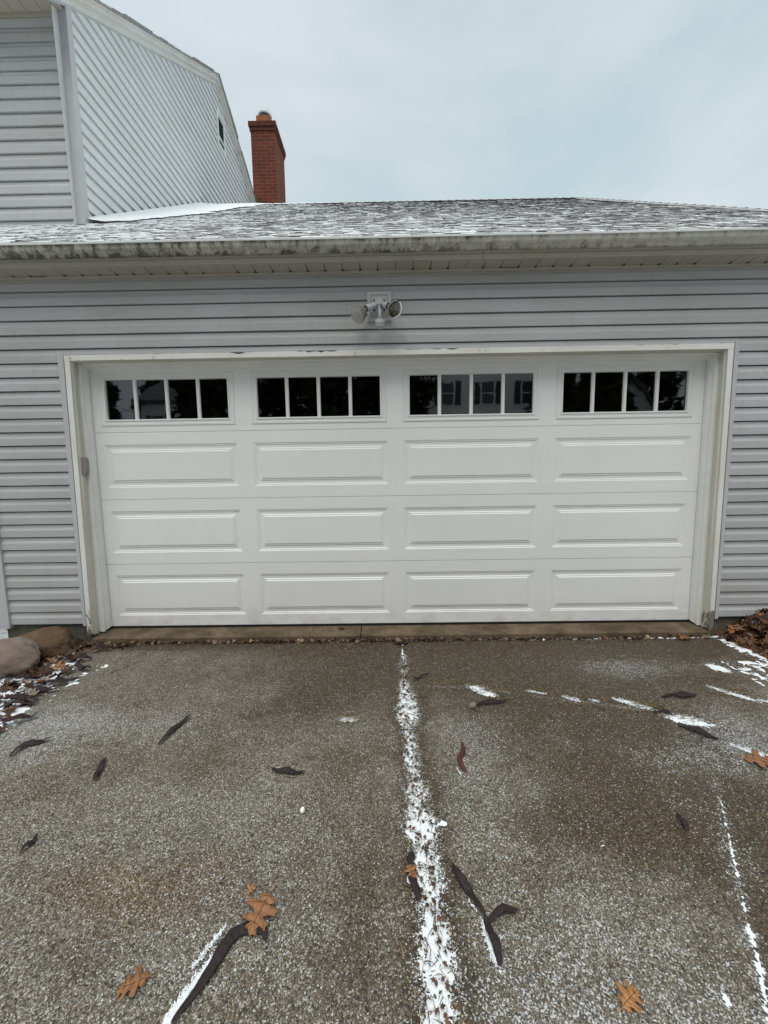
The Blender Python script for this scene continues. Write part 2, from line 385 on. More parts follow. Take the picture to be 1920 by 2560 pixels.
w=mb.build('wall',M['siding'],garage)
mb=MB()     # dark room behind the door
x0,x1,y0,y1,z0,z1=-.62,6.2,.05,7.6,-.01,2.66
mb.quad((x0,y1,z0),(x1,y1,z0),(x1,y1,z1),(x0,y1,z1)); mb.quad((x0,y0,z0),(x0,y1,z0),(x0,y1,z1),(x0,y0,z1)); mb.quad((x1,y0,z0),(x1,y1,z0),(x1,y1,z1),(x1,y0,z1))
mb.quad((x0,y0,z1),(x1,y0,z1),(x1,y1,z1),(x0,y1,z1)); mb.quad((x0,y0,z0),(x1,y0,z0),(x1,y1,z0),(x0,y1,z0))
mb.quad((x0,y0-.04,z0),(-.0,y0-.04,z0),(-.0,y0-.04,z1),(x0,y0-.04,z1)); mb.quad((4.82,y0-.04,z0),(x1,y0-.04,z0),(x1,y0-.04,z1),(4.82,y0-.04,z1)); mb.quad((-.0,y0-.04,2.1),(4.82,y0-.04,2.1),(4.82,y0-.04,z1),(-.0,y0-.04,z1))
mb.build('inner_wall',M['dark'],garage)
mb=MB(); mb.box(-.80,-.70,YW-.028,YW+.1,.06,2.70); mb.box(-.80,-.775,YW+.1,YW+.16,.06,2.70); mb.build('corner_board',M['corner'],garage)
mb=MB(); mb.box(6.29,6.435,YW-.028,YW+.02,.06,2.70); mb.box(6.385,6.435,YW+.0205,YW+.10,.06,2.70); mb.build('corner_board',M['corner'],garage)
# side walls (seen from a step aside)
mb=MB(); siding(mb,lambda a,o,z:(-.805-o,a,z),.0885,.1007,2.70,lambda a,b:[((lambda z:.03),(lambda z:8.2),0,9)]); mb.box(-.772,-.69,0,8.2,.05,2.70); mb.build('side_wall',M['siding'],garage); mb=MB()
siding(mb,lambda a,o,z:(6.415+o,a,z),.0885,.1007,2.70,lambda a,b:[((lambda z:-.13),(lambda z:8.2),0,9)]); mb.box(6.30,6.38,-.10,8.2,.05,2.70)
mb.build('side_wall',M['siding'],garage)
mb=MB(); 
def fnd(xa,xb):
    n=24
    for i in range(n):
        a=lerp(xa,xb,i/n); b=lerp(xa,xb,(i+1)/n); mb.quad((a,-.118,-.4),(b,-.118,-.4),(b,-.118,.092),(a,-.118,.092))
    mb.quad((xa,-.118,-.4),(xa,.3,-.4),(xa,.3,.092),(xa,-.118,.092)); mb.quad((xb,-.118,-.4),(xb,.3,-.4),(xb,.3,.092),(xb,-.118,.092))
fnd(4.862,6.36); mb.build('foundation',M['foundation'],garage)
mb=MB(); fnd(-.765,-.062)
mb.quad((-.766,-.118,-.4),(-.766,8,-.4),(-.766,8,.06),(-.766,-.118,.06))
mb.build('foundation',M['foundation'],garage)
# J channel strips around the opening
mb=MB()
def strip(xa0,xa1,xb0,xb1,z0,z1,yf,yb,m=0):  # vertical board: bottom x range a, top x range b
    mb.hexa([(xa0,yf,z0),(xa1,yf,z0),(xa1,yb,z0),(xa0,yb,z0),(xb0,yf,z1),(xb1,yf,z1),(xb1,yb,z1),(xb0,yb,z1)],m)
strip(-.116,-.092,-.106,-.063,.072,2.168,YW-.021,YW)
strip(4.884,4.908,4.874,4.906,.072,2.168,YW-.021,YW)
mb.box(-.106,4.906,YW-.018,YW,2.1545,2.176)
mb.build('siding_channel',M['corner'],garage)
# casing + jambs, ragged at the foot
mb=MB(); rr=random.Random(5)
def board(fa,fb,z0,z1,yf,yb,m=0,rag=0,nz_=40,nx=4):
    rows=[]
    for i in range(nz_+1):
        z=lerp(z0,z1,i/nz_); row=[]
        for j in range(nx+1):
            zz=z+(rr.uniform(0,rag) if i==0 else 0); x=lerp(fa(z),fb(z),j/nx)
            row.append((x,yf,zz))
        rows.append(row)
    for i in range(nz_):
        for j in range(nx): mb.quad(rows[i][j],rows[i][j+1],rows[i+1][j+1],rows[i+1][j],m)
        for j in (0,nx):
            a,b=rows[i][j],rows[i+1][j]; mb.quad(a,(a[0],yb,a[2]),(b[0],yb,b[2]),b,m)
    for j in range(nx):
        a,b=rows[0][j],rows[0][j+1]; mb.quad(a,b,(b[0],yb,b[2]),(a[0],yb,a[2]),m)
        a,b=rows[-1][j],rows[-1][j+1]; mb.quad(a,b,(b[0],yb,b[2]),(a[0],yb,a[2]),m)
lo=lambda z:lerp(-.087,-.055,z/2.15); li=lambda z:lerp(-.052,-.016,z/2.11)
ro=lambda z:lerp(4.876,4.865,z/2.15); ri=lambda z:lerp(4.842,4.826,z/2.11)
board(lo,li,-.022,2.118,-.156,-.120,0,.03); mb.build('side_casing',M['casing'],garage); mb=MB()
board(ri,ro,-.028,2.122,-.156,-.120,0,.035); mb.build('side_casing',M['casing'],garage); mb=MB()
# head casing with wavy, chipped top edge
n=160
for i in range(n):
    xa=lerp(-.056,4.866,i/n); xb=lerp(-.056,4.866,(i+1)/n)
    def tp(x):
        c=nz(x*3.1,4.2); d=nz(x*19,1.2)
        return 2.1505+.0035*x/4.8-(.009*max(0,(c+d*.7)-.12)*3 if 1 else 0)
    def bt(x): return 2.1115+.004*x/4.8
    mb.hexa([(xa,-.1575,bt(xa)),(xb,-.1575,bt(xb)),(xb,-.12,bt(xb)),(xa,-.12,bt(xa)),(xa,-.1575,tp(xa)),(xb,-.1575,tp(xb)),(xb,-.12,tp(xb)),(xa,-.12,tp(xa))])
mb.build('head_casing',M['casing'],garage)
mb=MB()
def jamb(fi,xb,sgn,z0):
    n=60; ny=6
    for i in range(n):
        for j in range(ny):
            q=[]
            for (ii,jj) in ((i,j),(i,j+1),(i+1,j+1),(i+1,j)):
                z=lerp(z0,2.115,ii/n); t=jj/ny; z+=(rr.uniform(0,.035)*(1-t) if ii==0 else 0)
                q.append((lerp(fi(z),xb,t),lerp(-.154,.012,t),z))
            mb.poly(q)
jamb(lambda z:li(z)+.001,-.040,1,-.020); jamb(lambda z:ri(z)-.001,4.842,-1,-.022)
mb.poly([(-.02,-.154,2.1115),(4.83,-.154,2.1155),(4.85,.012,2.112),(-.045,.012,2.112)])
mb.box(-.40,-.045,-.100,.010,-.02,2.16); mb.box(4.847,5.2,-.100,.010,-.02,2.16)
mb.build('door_jamb',M['jamb'],garage)
mb=MB()  # vinyl stops
for s,xa,xb,xm in ((1,-.046,-.006,0.004),(-1,4.848,4.808,4.798)):
    f=[(xa,-.078),(xb-.004*s,-.080),(xb,-.074),(xb,-.052),(xm,-.030),(xm,-.004),(xa,-.004)]
    for i in range(len(f)):
        a=f[i]; b=f[(i+1)%len(f)]
        zb=lambda p: -.010+ (p[1]+.08)*.30
        mb.quad((a[0],a[1],zb(a)),(b[0],b[1],zb(b)),(b[0],b[1],2.112),(a[0],a[1],2.112))
mb.poly([(-.02,-.078,2.112),(4.82,-.078,2.112),(4.82,-.078,2.098),(-.02,-.078,2.098)])
mb.poly([(-.02,-.078,2.098),(4.82,-.078,2.098),(4.82,-.050,2.096),(-.02,-.050,2.096)])
mb.poly([(-.0,-.050,2.096),(4.80,-.050,2.096),(4.80,-.012,2.076),(.0,-.012,2.076)])
mb.poly([(-.0,-.012,2.076),(4.80,-.012,2.076),(4.80,.004,2.076),(.0,.004,2.076)])
mb.build('door_stop',M['white_vinyl'],garage)
# ---- the door
P=.5334; S=1.1955; XD0,XD1=-.032,4.836
mb=MB()
RING=[(0,0),(.0045,.0040),(.0120,.0040),(.0165,.0085),(.0400,.0085),(.0465,.0035),(.0545,.0035),(.0615,-.0015)]
def panel(x0,x1,z0,z1):
    def rect(d): return [(x0+d,z0+d),(x1-d,z0+d),(x1-d,z1-d),(x0+d,z1-d)]
    for (d0,y0),(d1,y1) in zip(RING,RING[1:]):
        a=rect(d0); b=rect(d1)
        for i in range(4):
            j=(i+1)%4
            mb.quad((a[i][0],y0,a[i][1]),(a[j][0],y0,a[j][1]),(b[j][0],y1,b[j][1]),(b[i][0],y1,b[i][1]))
    a=rect(RING[-1][0]); mb.poly([(p[0],RING[-1][1],p[1]) for p in a])
def flat_with_holes(x0,x1,z0,z1,holes):
    zs0,zs1=holes[0][2],holes[0][3]
    mb.quad((x0,0,z0),(x1,0,z0),(x1,0,zs0),(x0,0,zs0)); mb.quad((x0,0,zs1),(x1,0,zs1),(x1,0,z1),(x0,0,z1))
    xs=x0
    for h in holes: mb.quad((xs,0,zs0),(h[0],0,zs0),(h[0],0,zs1),(xs,0,zs1)); xs=h[1]
    mb.quad((xs,0,zs0),(x1,0,zs0),(x1,0,zs1),(xs,0,zs1))
for k in range(4):
    zb=k*P+(.0012 if k else 0.006); zt=(k+1)*P-.0012
    if k<3:
        hs=[(.0693+i*S,.0693+i*S+1.0643,k*P+.0956,k*P+.0956+.3418) for i in range(4)]
        flat_with_holes(XD0,XD1,zb,zt,hs)
        for h in hs: panel(*h)
    else:
        hs=[(.1172+i*S,.1172+i*S+.964,k*P+.0997,k*P+.0997+.3044) for i in range(4)]
        flat_with_holes(XD0,XD1,zb,2.12,hs)
    # lips of the section joint
    if k: mb.quad((XD0,0,zb),(XD1,0,zb),(XD1,.006,zb-.0012),(XD0,.006,zb-.0012),0)
    if k<3: mb.quad((XD0,0,zt),(XD1,0,zt),(XD1,.006,zt+.0012),(XD0,.006,zt+.0012),1)
door=mb.build('garage_door',[M['door'],M['door_seam']],garage,label='wide white sectional door with raised panels and a row of windows')
for i in range(4):
    x0=.1172+i*S; x1=x0+.964; z0=3*P+.0997; z1=z0+.3044
    mb=MB()
    ring=[(-.050,.0),(-.047,-.005),(-.034,-.006),(-.030,-.003),(-.014,-.004),(-.011,-.009),(-.003,-.009),(0.0,-.005),(.001,.012)]
    def rect(d): return [(x0+d,z0+d),(x1-d,z0+d),(x1-d,z1-d),(x0+d,z1-d)]
    for (d0,y0),(d1,y1) in zip(ring,ring[1:]):
        a=rect(d0); b=rect(d1)
        for q in range(4):
            j=(q+1)%4; mb.quad((a[q][0],y0-.0005,a[q][1]),(a[j][0],y0-.0005,a[j][1]),(b[j][0],y1-.0005,b[j][1]),(b[q][0],y1-.0005,b[q][1]))
    for m_ in range(3):
        xc=x0+(m_+1)*.2195+m_*.0287+.0143
        mb.hexa([(xc-.0143,.006,z0-.001),(xc+.0143,.006,z0-.001),(xc+.0143,.010,z0-.001),(xc-.0143,.010,z0-.001),(xc-.0143,.006,z1+.001),(xc+.0143,.006,z1+.001),(xc+.0143,.010,z1+.001),(xc-.0143,.010,z1+.001)])
        mb.hexa([(xc-.010,-.004,z0-.002),(xc+.010,-.004,z0-.002),(xc+.0143,.006,z0-.002),(xc-.0143,.006,z0-.002),(xc-.010,-.004,z1+.002),(xc+.010,-.004,z1+.002),(xc+.0143,.006,z1+.002),(xc-.0143,.006,z1+.002)])
    o=mb.build('window_frame',M['win_frame'],garage); o.parent=door; o.matrix_parent_inverse=Matrix.Identity(4); 
    mb=MB(); mb.quad((x0-.002,.0115,z0-.002),(x1+.002,.0115,z0-.002),(x1+.002,.0115,z1+.002),(x0-.002,.0115,z1+.002))
    o=mb.build('window_pane',M['glass'],garage); o.parent=door; o.matrix_parent_inverse=Matrix.Identity(4)
mb=MB(); mb.box(XD0+.01,XD1-.01,-.004,.03,-.012,.0045); o=mb.build('bottom_seal',M['rubber'],garage); o.parent=door; o.matrix_parent_inverse=Matrix.Identity(4)
# mesh coordinates are world coordinates: undo the parent's offset once, at the door itself
# threshold strip of concrete
mb=MB(); n=700; yf=lambda x:-.150+.006*nz(x*2.2,3.3)+.003*nz(x*15,1)
prev=None
for i in range(n+1):
    x=lerp(-.06,4.862,i/n); f=yf(x)
    jog=.006*nz(x*9,2.2)
    row=[(x,.30,-.013),(x,-.02,-.014),(x,f*.6,-.024+.001*nz(x*6,5)),(x,f+.008,-.033+jog*.3),(x,f,-.040+jog*.4),(x,f-.004,-.10)]
    if prev and not (abs(x-2.10)<.0042):
        for a in range(len(row)-1): mb.quad(prev[a],row[a],row[a+1],prev[a+1])
    prev=row
mb.build('threshold',M['threshold'],garage,smooth=True,angle=50)
# soffit, frieze channel, fascia
mb=MB(); ys=[-.135,-.272]
xs=[-4.5]; x=-4.5
seams=[4.280+.1252*i for i in range(-70,18)]
for i,sx in enumerate(seams):
    w=.0022+.001*abs(nz(sx*7,1)); nx=seams[i+1] if i+1<len(seams) else 6.6
    dz=.0015*nz(sx*5,2)
    mb.quad((sx+w,ys[0],2.702+dz),(nx-w,ys[0],2.702-dz),(nx-w,ys[1],2.700),(sx+w,ys[1],2.700))
    for xx in (sx-w,sx+w): mb.quad((xx,ys[0],2.702),(xx,ys[1],2.700),(xx,ys[1],2.712),(xx,ys[0],2.712),0)
    mb.quad((sx-w,ys[0],2.711),(sx+w,ys[0],2.711),(sx+w,ys[1],2.709),(sx-w,ys[1],2.709),1)
    if nz(sx*4,9)>-.25: mb.poly([(sx-.012,-.1605,2.6985),(sx+.011,-.1605,2.6985),(sx+.0025,-.183,2.6985),(sx-.0025,-.183,2.6985)],1)
for a,b in ((3.16+.0,3.26),(2.02,2.06),(-.23,-.12)):
    mb.poly([(a,-.1605,2.6985),(b,-.1605,2.6985),(b,-.166,2.6987),(a+.01,-.164,2.6987)],1)
mb.build('soffit',[M['soffit'],M['black']],garage)
mb=MB(); rrx=[-4.5,2.99,6.6]
for a,b in zip(rrx,rrx[1:]):
    mb.box(a+.001,b-.001,-.161,-.136,2.681,2.698)
    mb.box(a+.001,b-.001,-.158,-.146,2.698,2.7035)
mb.build('frieze_channel',M['soffit'],garage)
mb=MB()
for a,b in zip([-4.5,-1.,3.0,6.6],[-1.,3.0,6.6,6.6]):
    if b<=a: continue
    mb.box(a+.0015,b-.0015,-.290,-.270,2.696,2.728); mb.box(a+.0015,b-.0015,-.299,-.270,2.729,2.745)
mb.box(-4.5,6.6,-.285,-.26,2.74,2.84)
mb.build('fascia',M['fascia'],garage)
# gutter
mb=MB()
prof=[(-.286,2.80),(-.300,2.743),(-.322,2.7395),(-.327,2.742),(-.329,2.748),(-.331,2.752),(-.337,2.7545),(-.350,2.758),(-.361,2.765),(-.366,2.774),(-.367,2.783),(-.371,2.790),(-.372,2.7955)]
lipp=[(-.372,2.7957),(-.377,2.7965),(-.378,2.8075),(-.374,2.8105),(-.364,2.8085),(-.363,2.80)]
xs=[lerp(-4.5,6.62,i/160) for i in range(161)]
def gw(x): return .0025*nz(x*.9,7.7)+.0012*nz(x*4,1.1)+.0015*(x-2.3)/2.4
for pr,m in ((prof,0),(lipp,1)):
    base=len(mb.v)
    for x in xs:
        for (y,z) in pr: mb.v.append((x,y+.5*gw(x+3),z+gw(x)))
    k=len(pr)
    for i in range(160):
        for j in range(k-1): mb.face((base+i*k+j,base+(i+1)*k+j,base+(i+1)*k+j+1,base+i*k+j+1),m)
mb.build('gutter',[M['gutter'],M['lip']],garage,smooth=True,angle=50)
# ---- roof
RS=.70; EY,EZ=-.30,2.828; YR=4.0; ZR=EZ+RS*(YR-EY); SL=math.hypot(YR-EY,ZR-EZ)
cs=(YR-EY)/SL; sn_=(ZR-EZ)/SL
XC,XA=6.52,5.655; XH=-.8
def RP(x,s,h): return (x,EY+cs*s-sn_*h,EZ+sn_*s+cs*h)
mb=MB(); rr=random.Random(21); ex=.085; nc=int(SL/ex)+1
for i in range(nc):
    s0=i*ex; s1=min(s0+ex+.0,SL); 
    if s0>=SL: break
    yh=EY+cs*s0
    xs_=-4.5 if yh<1.25 else XH-.02
    xe=lerp(XC,XA,s0/SL)+.02; x=xs_-rr.uniform(0,.2)
    if i==0: x=-4.5
    while x<xe:
        w=rr.choice([.03,.05,.07,.09,.12,.16])*rr.uniform(.8,1.2); xb=min(x+w,xe); thick=.0060 if rr.random()<.45 else .0034
        if i==0: thick=.007
        xm=(x+xb)/2; tone=max(0,min(1,rr.gauss(.52,.26)))
        # snow settles thickest near the house wall and in patches
        near=max(0,1-max(0,(xm-XH))/(1.1+.55*s0))
        d=.12+.10*near+.30*near*near+.10*nz(xm*.8,s0*1.2,3)+(.10 if rr.random()<.30 else -.055)
        d-=.05*max(0,(xm-3)/3); 
        if s0<.35: d-=.03
        if xm<.2 and s0<1.3: d-=.17*min(1,(.2-xm)/.6); tone*=.75
        j=rr.uniform(-.003,.003); j2=rr.uniform(-.002,.002)
        a,b,c_,d_=RP(x,s0+j,thick+j2),RP(xb,s0+j,thick),RP(xb,s1+.02,.0015+thick-.006),RP(x,s1+.02,.0015+thick-.006)
        mb.quad(a,b,c_,d_,0,tone=tone,snow=d)
        mb.quad(RP(x,s0+j,-.0025),RP(xb,s0+j,-.0025),b,a,1 if rr.random()<.36 else 0,tone=max(0,tone*.75-.1),snow=d-.02)
        x=xb
# closing planes: deck, hip end, back slope
YB=8.3
mb.poly([(XH,EY,EZ-.01),(XC,EY,EZ-.01),(XA,YR,ZR-.012),(XH,YR,ZR-.012)],1)
mb.poly([(-4.5,EY,EZ-.01),(XH,EY,EZ-.01),(XH,1.3,EZ+RS*1.6-.01),(-4.5,1.3,EZ+RS*1.6-.01)],1)
mb.poly([(XC,EY,EZ-.002),(XC+.1,YB,EZ-.002),(XA,YR,ZR-.004)],0,tone=.5,snow=.02)
mb.poly([(XH,YR,ZR),(XA,YR,ZR),(XC,YB,EZ),(XH,YB,EZ)],0,tone=.5,snow=.05)
# hip and ridge caps
hv=Vector(RP(XC,0,0)); ht=Vector(RP(XA,SL,0)); L=(ht-hv).length; n=int(L/.14)
for i in range(n):
    a=hv.lerp(ht,i/n); b=hv.lerp(ht,(i+1.25)/n)
    for sgn,ax in ((-1,Vector((-1,0,0))),(1,Vector((.55,.5,-.45)))):
        lift=Vector((0,0,.022)); lift2=Vector((0,0,.012))
        o=ax*.15
        mb.quad(a+lift,b+lift2,b+lift2+o-Vector((0,0,.004)),a+lift+o-Vector((0,0,.016)),0,tone=.45+.3*rr.random(),snow=-.02)
        mb.quad(a+lift,a+lift+o-Vector((0,0,.016)),a+o-Vector((0,0,.004)),a,1)
n=46
for i in range(n):
    xa=lerp(XH,XA,i/n); xb=lerp(XH,XA,(i+1)/n)+.02; near=max(0,1-(xa-XH)/2.6)
    mb.quad((xa,YR-.13,ZR-.13*RS+.022),(xb,YR-.13,ZR-.13*RS+.014),(xb,YR,ZR+.016),(xa,YR,ZR+.026),0,tone=.4+.3*rr.random(),snow=.04+.4*near)
    mb.quad((xa,YR,ZR+.026),(xb,YR,ZR+.016),(xb,YR+.13,ZR-.13*RS+.014),(xa,YR+.13,ZR-.13*RS+.022),0,tone=.5,snow=.05)
    mb.quad((xa,YR-.13,ZR-.13*RS),(xa,YR,ZR),(xa,YR,ZR+.026),(xa,YR-.13,ZR-.13*RS+.022),1)
mb.build('roof',[M['shingle'],M['butt']],garage)

# ================================================================ HOUSE
house=thing('house','pale grey sided house with a tall gable rising behind the garage roof','house',(-3.5,4.5,0))
YH=1.2
mb=MB(); HP=.1275
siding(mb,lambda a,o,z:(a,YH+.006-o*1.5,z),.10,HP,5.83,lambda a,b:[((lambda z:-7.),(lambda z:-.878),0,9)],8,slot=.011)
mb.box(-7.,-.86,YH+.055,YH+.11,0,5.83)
mb.build('front_wall',M['siding_house'],house)
ZT=lambda y:6.37+.708*(y-1.598) if y<4.86 else 6.37+.708*(4.86-1.598)-.50*(y-4.86)
PK=ZT(4.86)
fb=lambda z:1.698+(z-6.244)/.711          # front lower edge of the rake trim on the wall
rb=lambda z:4.99+(8.53-z)/.50
mb=MB()
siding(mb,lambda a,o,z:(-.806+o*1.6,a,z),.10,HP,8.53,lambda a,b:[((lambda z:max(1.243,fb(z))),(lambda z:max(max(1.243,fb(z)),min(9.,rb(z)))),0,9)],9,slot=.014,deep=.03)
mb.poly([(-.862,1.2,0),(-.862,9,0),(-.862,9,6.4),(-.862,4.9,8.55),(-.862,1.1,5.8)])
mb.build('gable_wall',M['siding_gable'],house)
mb=MB(); mb.box(-.885,-.790,YH-.024,YH+.012,0,5.83); mb.box(-.812,-.776,YH-.026,YH+.045,0,5.90); mb.build('corner_board',M['corner'],house)
mb=MB(); sx=-7.
while sx<-.80:
    nx=min(sx+.146,-.79); mb.quad((sx+.004,YH+.01,5.826),(nx-.004,YH+.01,5.826),(nx-.004,.84,5.820),(sx+.004,.84,5.820)); mb.quad((sx-.004,YH+.01,5.838),(sx+.004,YH+.01,5.838),(sx+.004,.84,5.834),(sx-.004,.84,5.834),1)
    sx+=.146
mb.box(-7,-.92,YH-.022,YH+.01,5.79,5.822); mb.box(-7,-.78,.80,.84,5.80,5.90)
mb.build('soffit',[M['soffit'],M['black']],house)
# rake boards
def rake(mb,ys,o0,o1,x0,x1,m=0,jit=0):
    for ya,yb in zip(ys,ys[1:]):
        j=jit*rr.uniform(-1,1)
        mb.hexa([(x0,ya,ZT(ya)-o1),(x1,ya,ZT(ya)-o1),(x1,yb,ZT(yb)-o1),(x0,yb,ZT(yb)-o1),(x0,ya,ZT(ya)-o0+j),(x1+j*2,ya,ZT(ya)-o0+j),(x1+j*2,yb,ZT(yb)-o0+j*.4),(x0,yb,ZT(yb)-o0+j*.4)],m)
F=[.83,2.2,3.5,4.8599]; B=[4.8601,6.5,8.,9.3]
mb=MB()
for ys in (F,B):
    rake(mb,ys,.034,.062,-.83,-.712); rake(mb,ys,.063,.108,-.83,-.727); rake(mb,ys,.109,.124,-.83,-.752); rake(mb,ys,.125,.186,-.83,-.766)
mb.build('rake_board',M['rake'],house)
mb=MB()
for ys in (F,B): rake(mb,ys,.187,.208,-.83,-.779)
mb.build('rake_channel',M['corner'],house)
mb=MB(); rr=random.Random(4)
ysf=[.80+.20*i for i in range(21)]; ysf=[y for y in ysf if y<4.85]+[4.8599]
ysb=[4.8601]+[4.86+.21*i for i in range(1,23)]
rake(mb,ysf,0,.033,-7.,-.695,0,.008); rake(mb,ysb,0,.033,-7.,-.695,0,.008)
for f in range(len(mb.f)): mb.fa.setdefault('tone',{})[f]=.25; mb.fa.setdefault('snow',{})[f]=-.3
mb.build('roof',M['shingle'],house)
# attic window
mb=MB(); XW=-.788
o=[(4.835,7.475),(5.165,7.475),(5.165,8.07),(4.835,8.07)]; i_=[(4.875,7.515),(5.125,7.515),(5.125,8.03),(4.875,8.03)]
for a in range(4):
    b=(a+1)%4
    mb.quad((XW+.022,*o[a]),(XW+.022,*o[b]),(XW+.022,*i_[b]),(XW+.022,*i_[a])); mb.quad((XW-.02,*o[a]),(XW-.02,*o[b]),(XW+.022,*o[b]),(XW+.022,*o[a])); mb.quad((XW-.01,*i_[a]),(XW-.01,*i_[b]),(XW+.022,*i_[b]),(XW+.022,*i_[a]))
aw=mb.build('attic_window',M['win_frame'],house)
mb=MB(); mb.quad((XW+.006,*i_[0]),(XW+.006,*i_[1]),(XW+.006,*i_[2]),(XW+.006,*i_[3])); o=mb.build('pane',M['glass_dark'],house); o.parent=aw; o.matrix_parent_inverse=Matrix.Identity(4)
# chimney
mb=MB(); cx0,cx1,cy0,cy1=-.805,-.235,6.92,7.78
mb.box(cx0,cx1,cy0,cy1,3,9.36); ch=mb.build('chimney',M['brick'],house,label='tall red brick chimney with corbelled top')
mb=MB(); mb.box(cx0-.022,cx1+.022,cy0-.022,cy1+.022,9.361,9.44); mb.box(cx0-.042,cx1+.042,cy0-.042,cy1+.042,9.441,9.545)
o=mb.build('chimney_crown',M['crown'],house); o.parent=ch; o.matrix_parent_inverse=Matrix.Identity(4)
mb=MB(); mb.box(-.745,-.41,7.2,7.5,9.546,9.93); o=mb.build('clay_flue',M['clay'],house); o.parent=ch; o.matrix_parent_inverse=Matrix.Identity(4)
mb=MB(); mb.tube([(-.565,7.35,9.93),(-.565,7.35,10.01)],[.135,.135],20); 
mb.tube([(-.565,7.35,10.01),(-.565,7.35,10.03),(-.565,7.35,10.10),(-.565,7.35,10.14),(-.565,7.35,10.155)],[.165,.17,.16,.11,.0],20,1)
o=mb.build('flue_cap',[M['metal_dark'],M['snow']],house,label='round flue cap with a cushion of snow'); o.parent=ch; o.matrix_parent_inverse=Matrix.Identity(4)
mb=MB(); mb.box(-.80,-.70,6.75,6.92,7.45,7.85); mb.build('step_flashing',M['metal_dark'],house)

# ================================================================ FLOODLIGHT
fl=thing('floodlight','twin-bulb motion floodlight on a square block above the garage door','floodlight',(2.2845,-.15,2.35))
mb=MB()
def frame(x0,x1,z0,z1,y): 
    pass
X0,X1,Z0,Z1=2.197,2.372,2.348,2.554
rg=[(0,-.140),(0,-.163),(.004,-.168),(.022,-.168),(.026,-.160),(.030,-.160),(.033,-.165)]
for (d0,y0),(d1,y1) in zip(rg,rg[1:]):
    a=[(X0+d0,Z0+d0),(X1-d0,Z0+d0),(X1-d0,Z1-d0),(X0+d0,Z1-d0)]; b=[(X0+d1,Z0+d1),(X1-d1,Z0+d1),(X1-d1,Z1-d1),(X0+d1,Z1-d1)]
    for q in range(4):
        j=(q+1)%4; mb.quad((a[q][0],y0,a[q][1]),(a[j][0],y0,a[j][1]),(b[j][0],y1,b[j][1]),(b[q][0],y1,b[q][1]))
d=.033; mb.quad((X0+d,-.165,Z0+d),(X1-d,-.165,Z0+d),(X1-d,-.165,Z1-d),(X0+d,-.165,Z1-d))
mb.build('mounting_block',M['block'],fl)
mb=MB(); c=Vector((2.2835,-.165,2.449))
mb.tube([c,c+Vector((0,-.012,0)),c+Vector((0,-.020,0)),c+Vector((0,-.024,0))],[.052,.052,.046,.030],28)
for sx_,sz in ((-1,1),(1,1),(-1,-1),(1,-1)):
    q=c+Vector((sx_*.036,-.018,sz*.033)); mb.tube([q,q+Vector((0,-.004,0))],[.006,.006],8,1)
mb.tube([c+Vector((0,-.02,.012)),c+Vector((0,-.045,.012))],[.018,.016],16)
cov=mb.build('cover_plate',[M['fixture'],M['black']],fl,smooth=True,angle=40)
def lamp(base,neck,face,rf,lens,lab):
    base,neck,face=Vector(base),Vector(neck),Vector(face)
    mb=MB(); d=(neck-base).normalized()
    mb.tube([base,base+d*.02,base+d*.022,neck-d*.016,neck-d*.014,neck],[.016,.017,.021,.022,.025,.0245],20)
    arm=mb.build('lamp_holder',M['fixture'],fl,smooth=True,angle=40)
    mb=MB(); d=(face-neck).normalized()
    # bulb: neck ring, flaring reflector back
    L=(face-neck).length
    mb.tube([neck-d*.004,neck+d*.008],[.0215,.0215],20,1)
    pr=[(.008,.019),(.016,.020),(.26*L,.026),(.5*L,.040),(.78*L,rf*.97),(.80*L,rf),(.93*L,rf),(.95*L,rf*.96)]
    mb.tube([neck+d*a for a,_ in pr],[b for _,b in pr],28,0,True,False)
    # reflector bowl inside
    pr=[(.93*L,rf*.93),(.7*L,rf*.72),(.5*L,rf*.42),(.42*L,rf*.12)]
    mb.tube([neck+d*a for a,_ in pr],[b for _,b in pr],28,2,False,True)
    b=mb.build('bulb',[M['lampback'],M['black'],M['reflector']],fl,smooth=True,angle=35,label=lab)
    mb=MB(); pr=[(.945*L,rf*.965),(.985*L,rf*.82),(1.01*L,rf*.5),(1.02*L,rf*.05)]
    mb.tube([neck+d*a for a,_ in pr],[b_ for _,b_ in pr],28,0,False,True)
    o=mb.build('lens',lens,fl,smooth=True); o.parent=b; o.matrix_parent_inverse=Matrix.Identity(4)
lamp((2.262,-.190,2.452),(2.190,-.232,2.410),(2.128,-.300,2.333),.056,M['frost_lens'],'left bulb turned down with a cloudy lens')
lamp((2.308,-.190,2.452),(2.349,-.235,2.423),(2.402,-.325,2.362),.056,M['lens'],'right bulb facing forward with a bright reflector')
mb=MB(); mb.tube([(2.2845,-.200,2.44),(2.286,-.222,2.405),(2.287,-.232,2.37),(2.288,-.237,2.325)],[.011,.0105,.010,.010],14); mb.build('sensor_arm',M['fixture'],fl,smooth=True)
mb=MB(); c=Vector((2.289,-.245,2.325)); mb.tube([c,c-Vector((0,0,.004)),c-Vector((0,0,.026))],[.030,.036,.036],24); 
mb.tube([c-Vector((0,0,.026)),c-Vector((0,0,.027)),c-Vector((0,0,.046)),c-Vector((0,0,.056)),c-Vector((0,0,.061))],[.036,.033,.031,.020,.004],24,1)
mb.build('motion_sensor',[M['fixture'],M['frost_lens']],fl,smooth=True,angle=40)
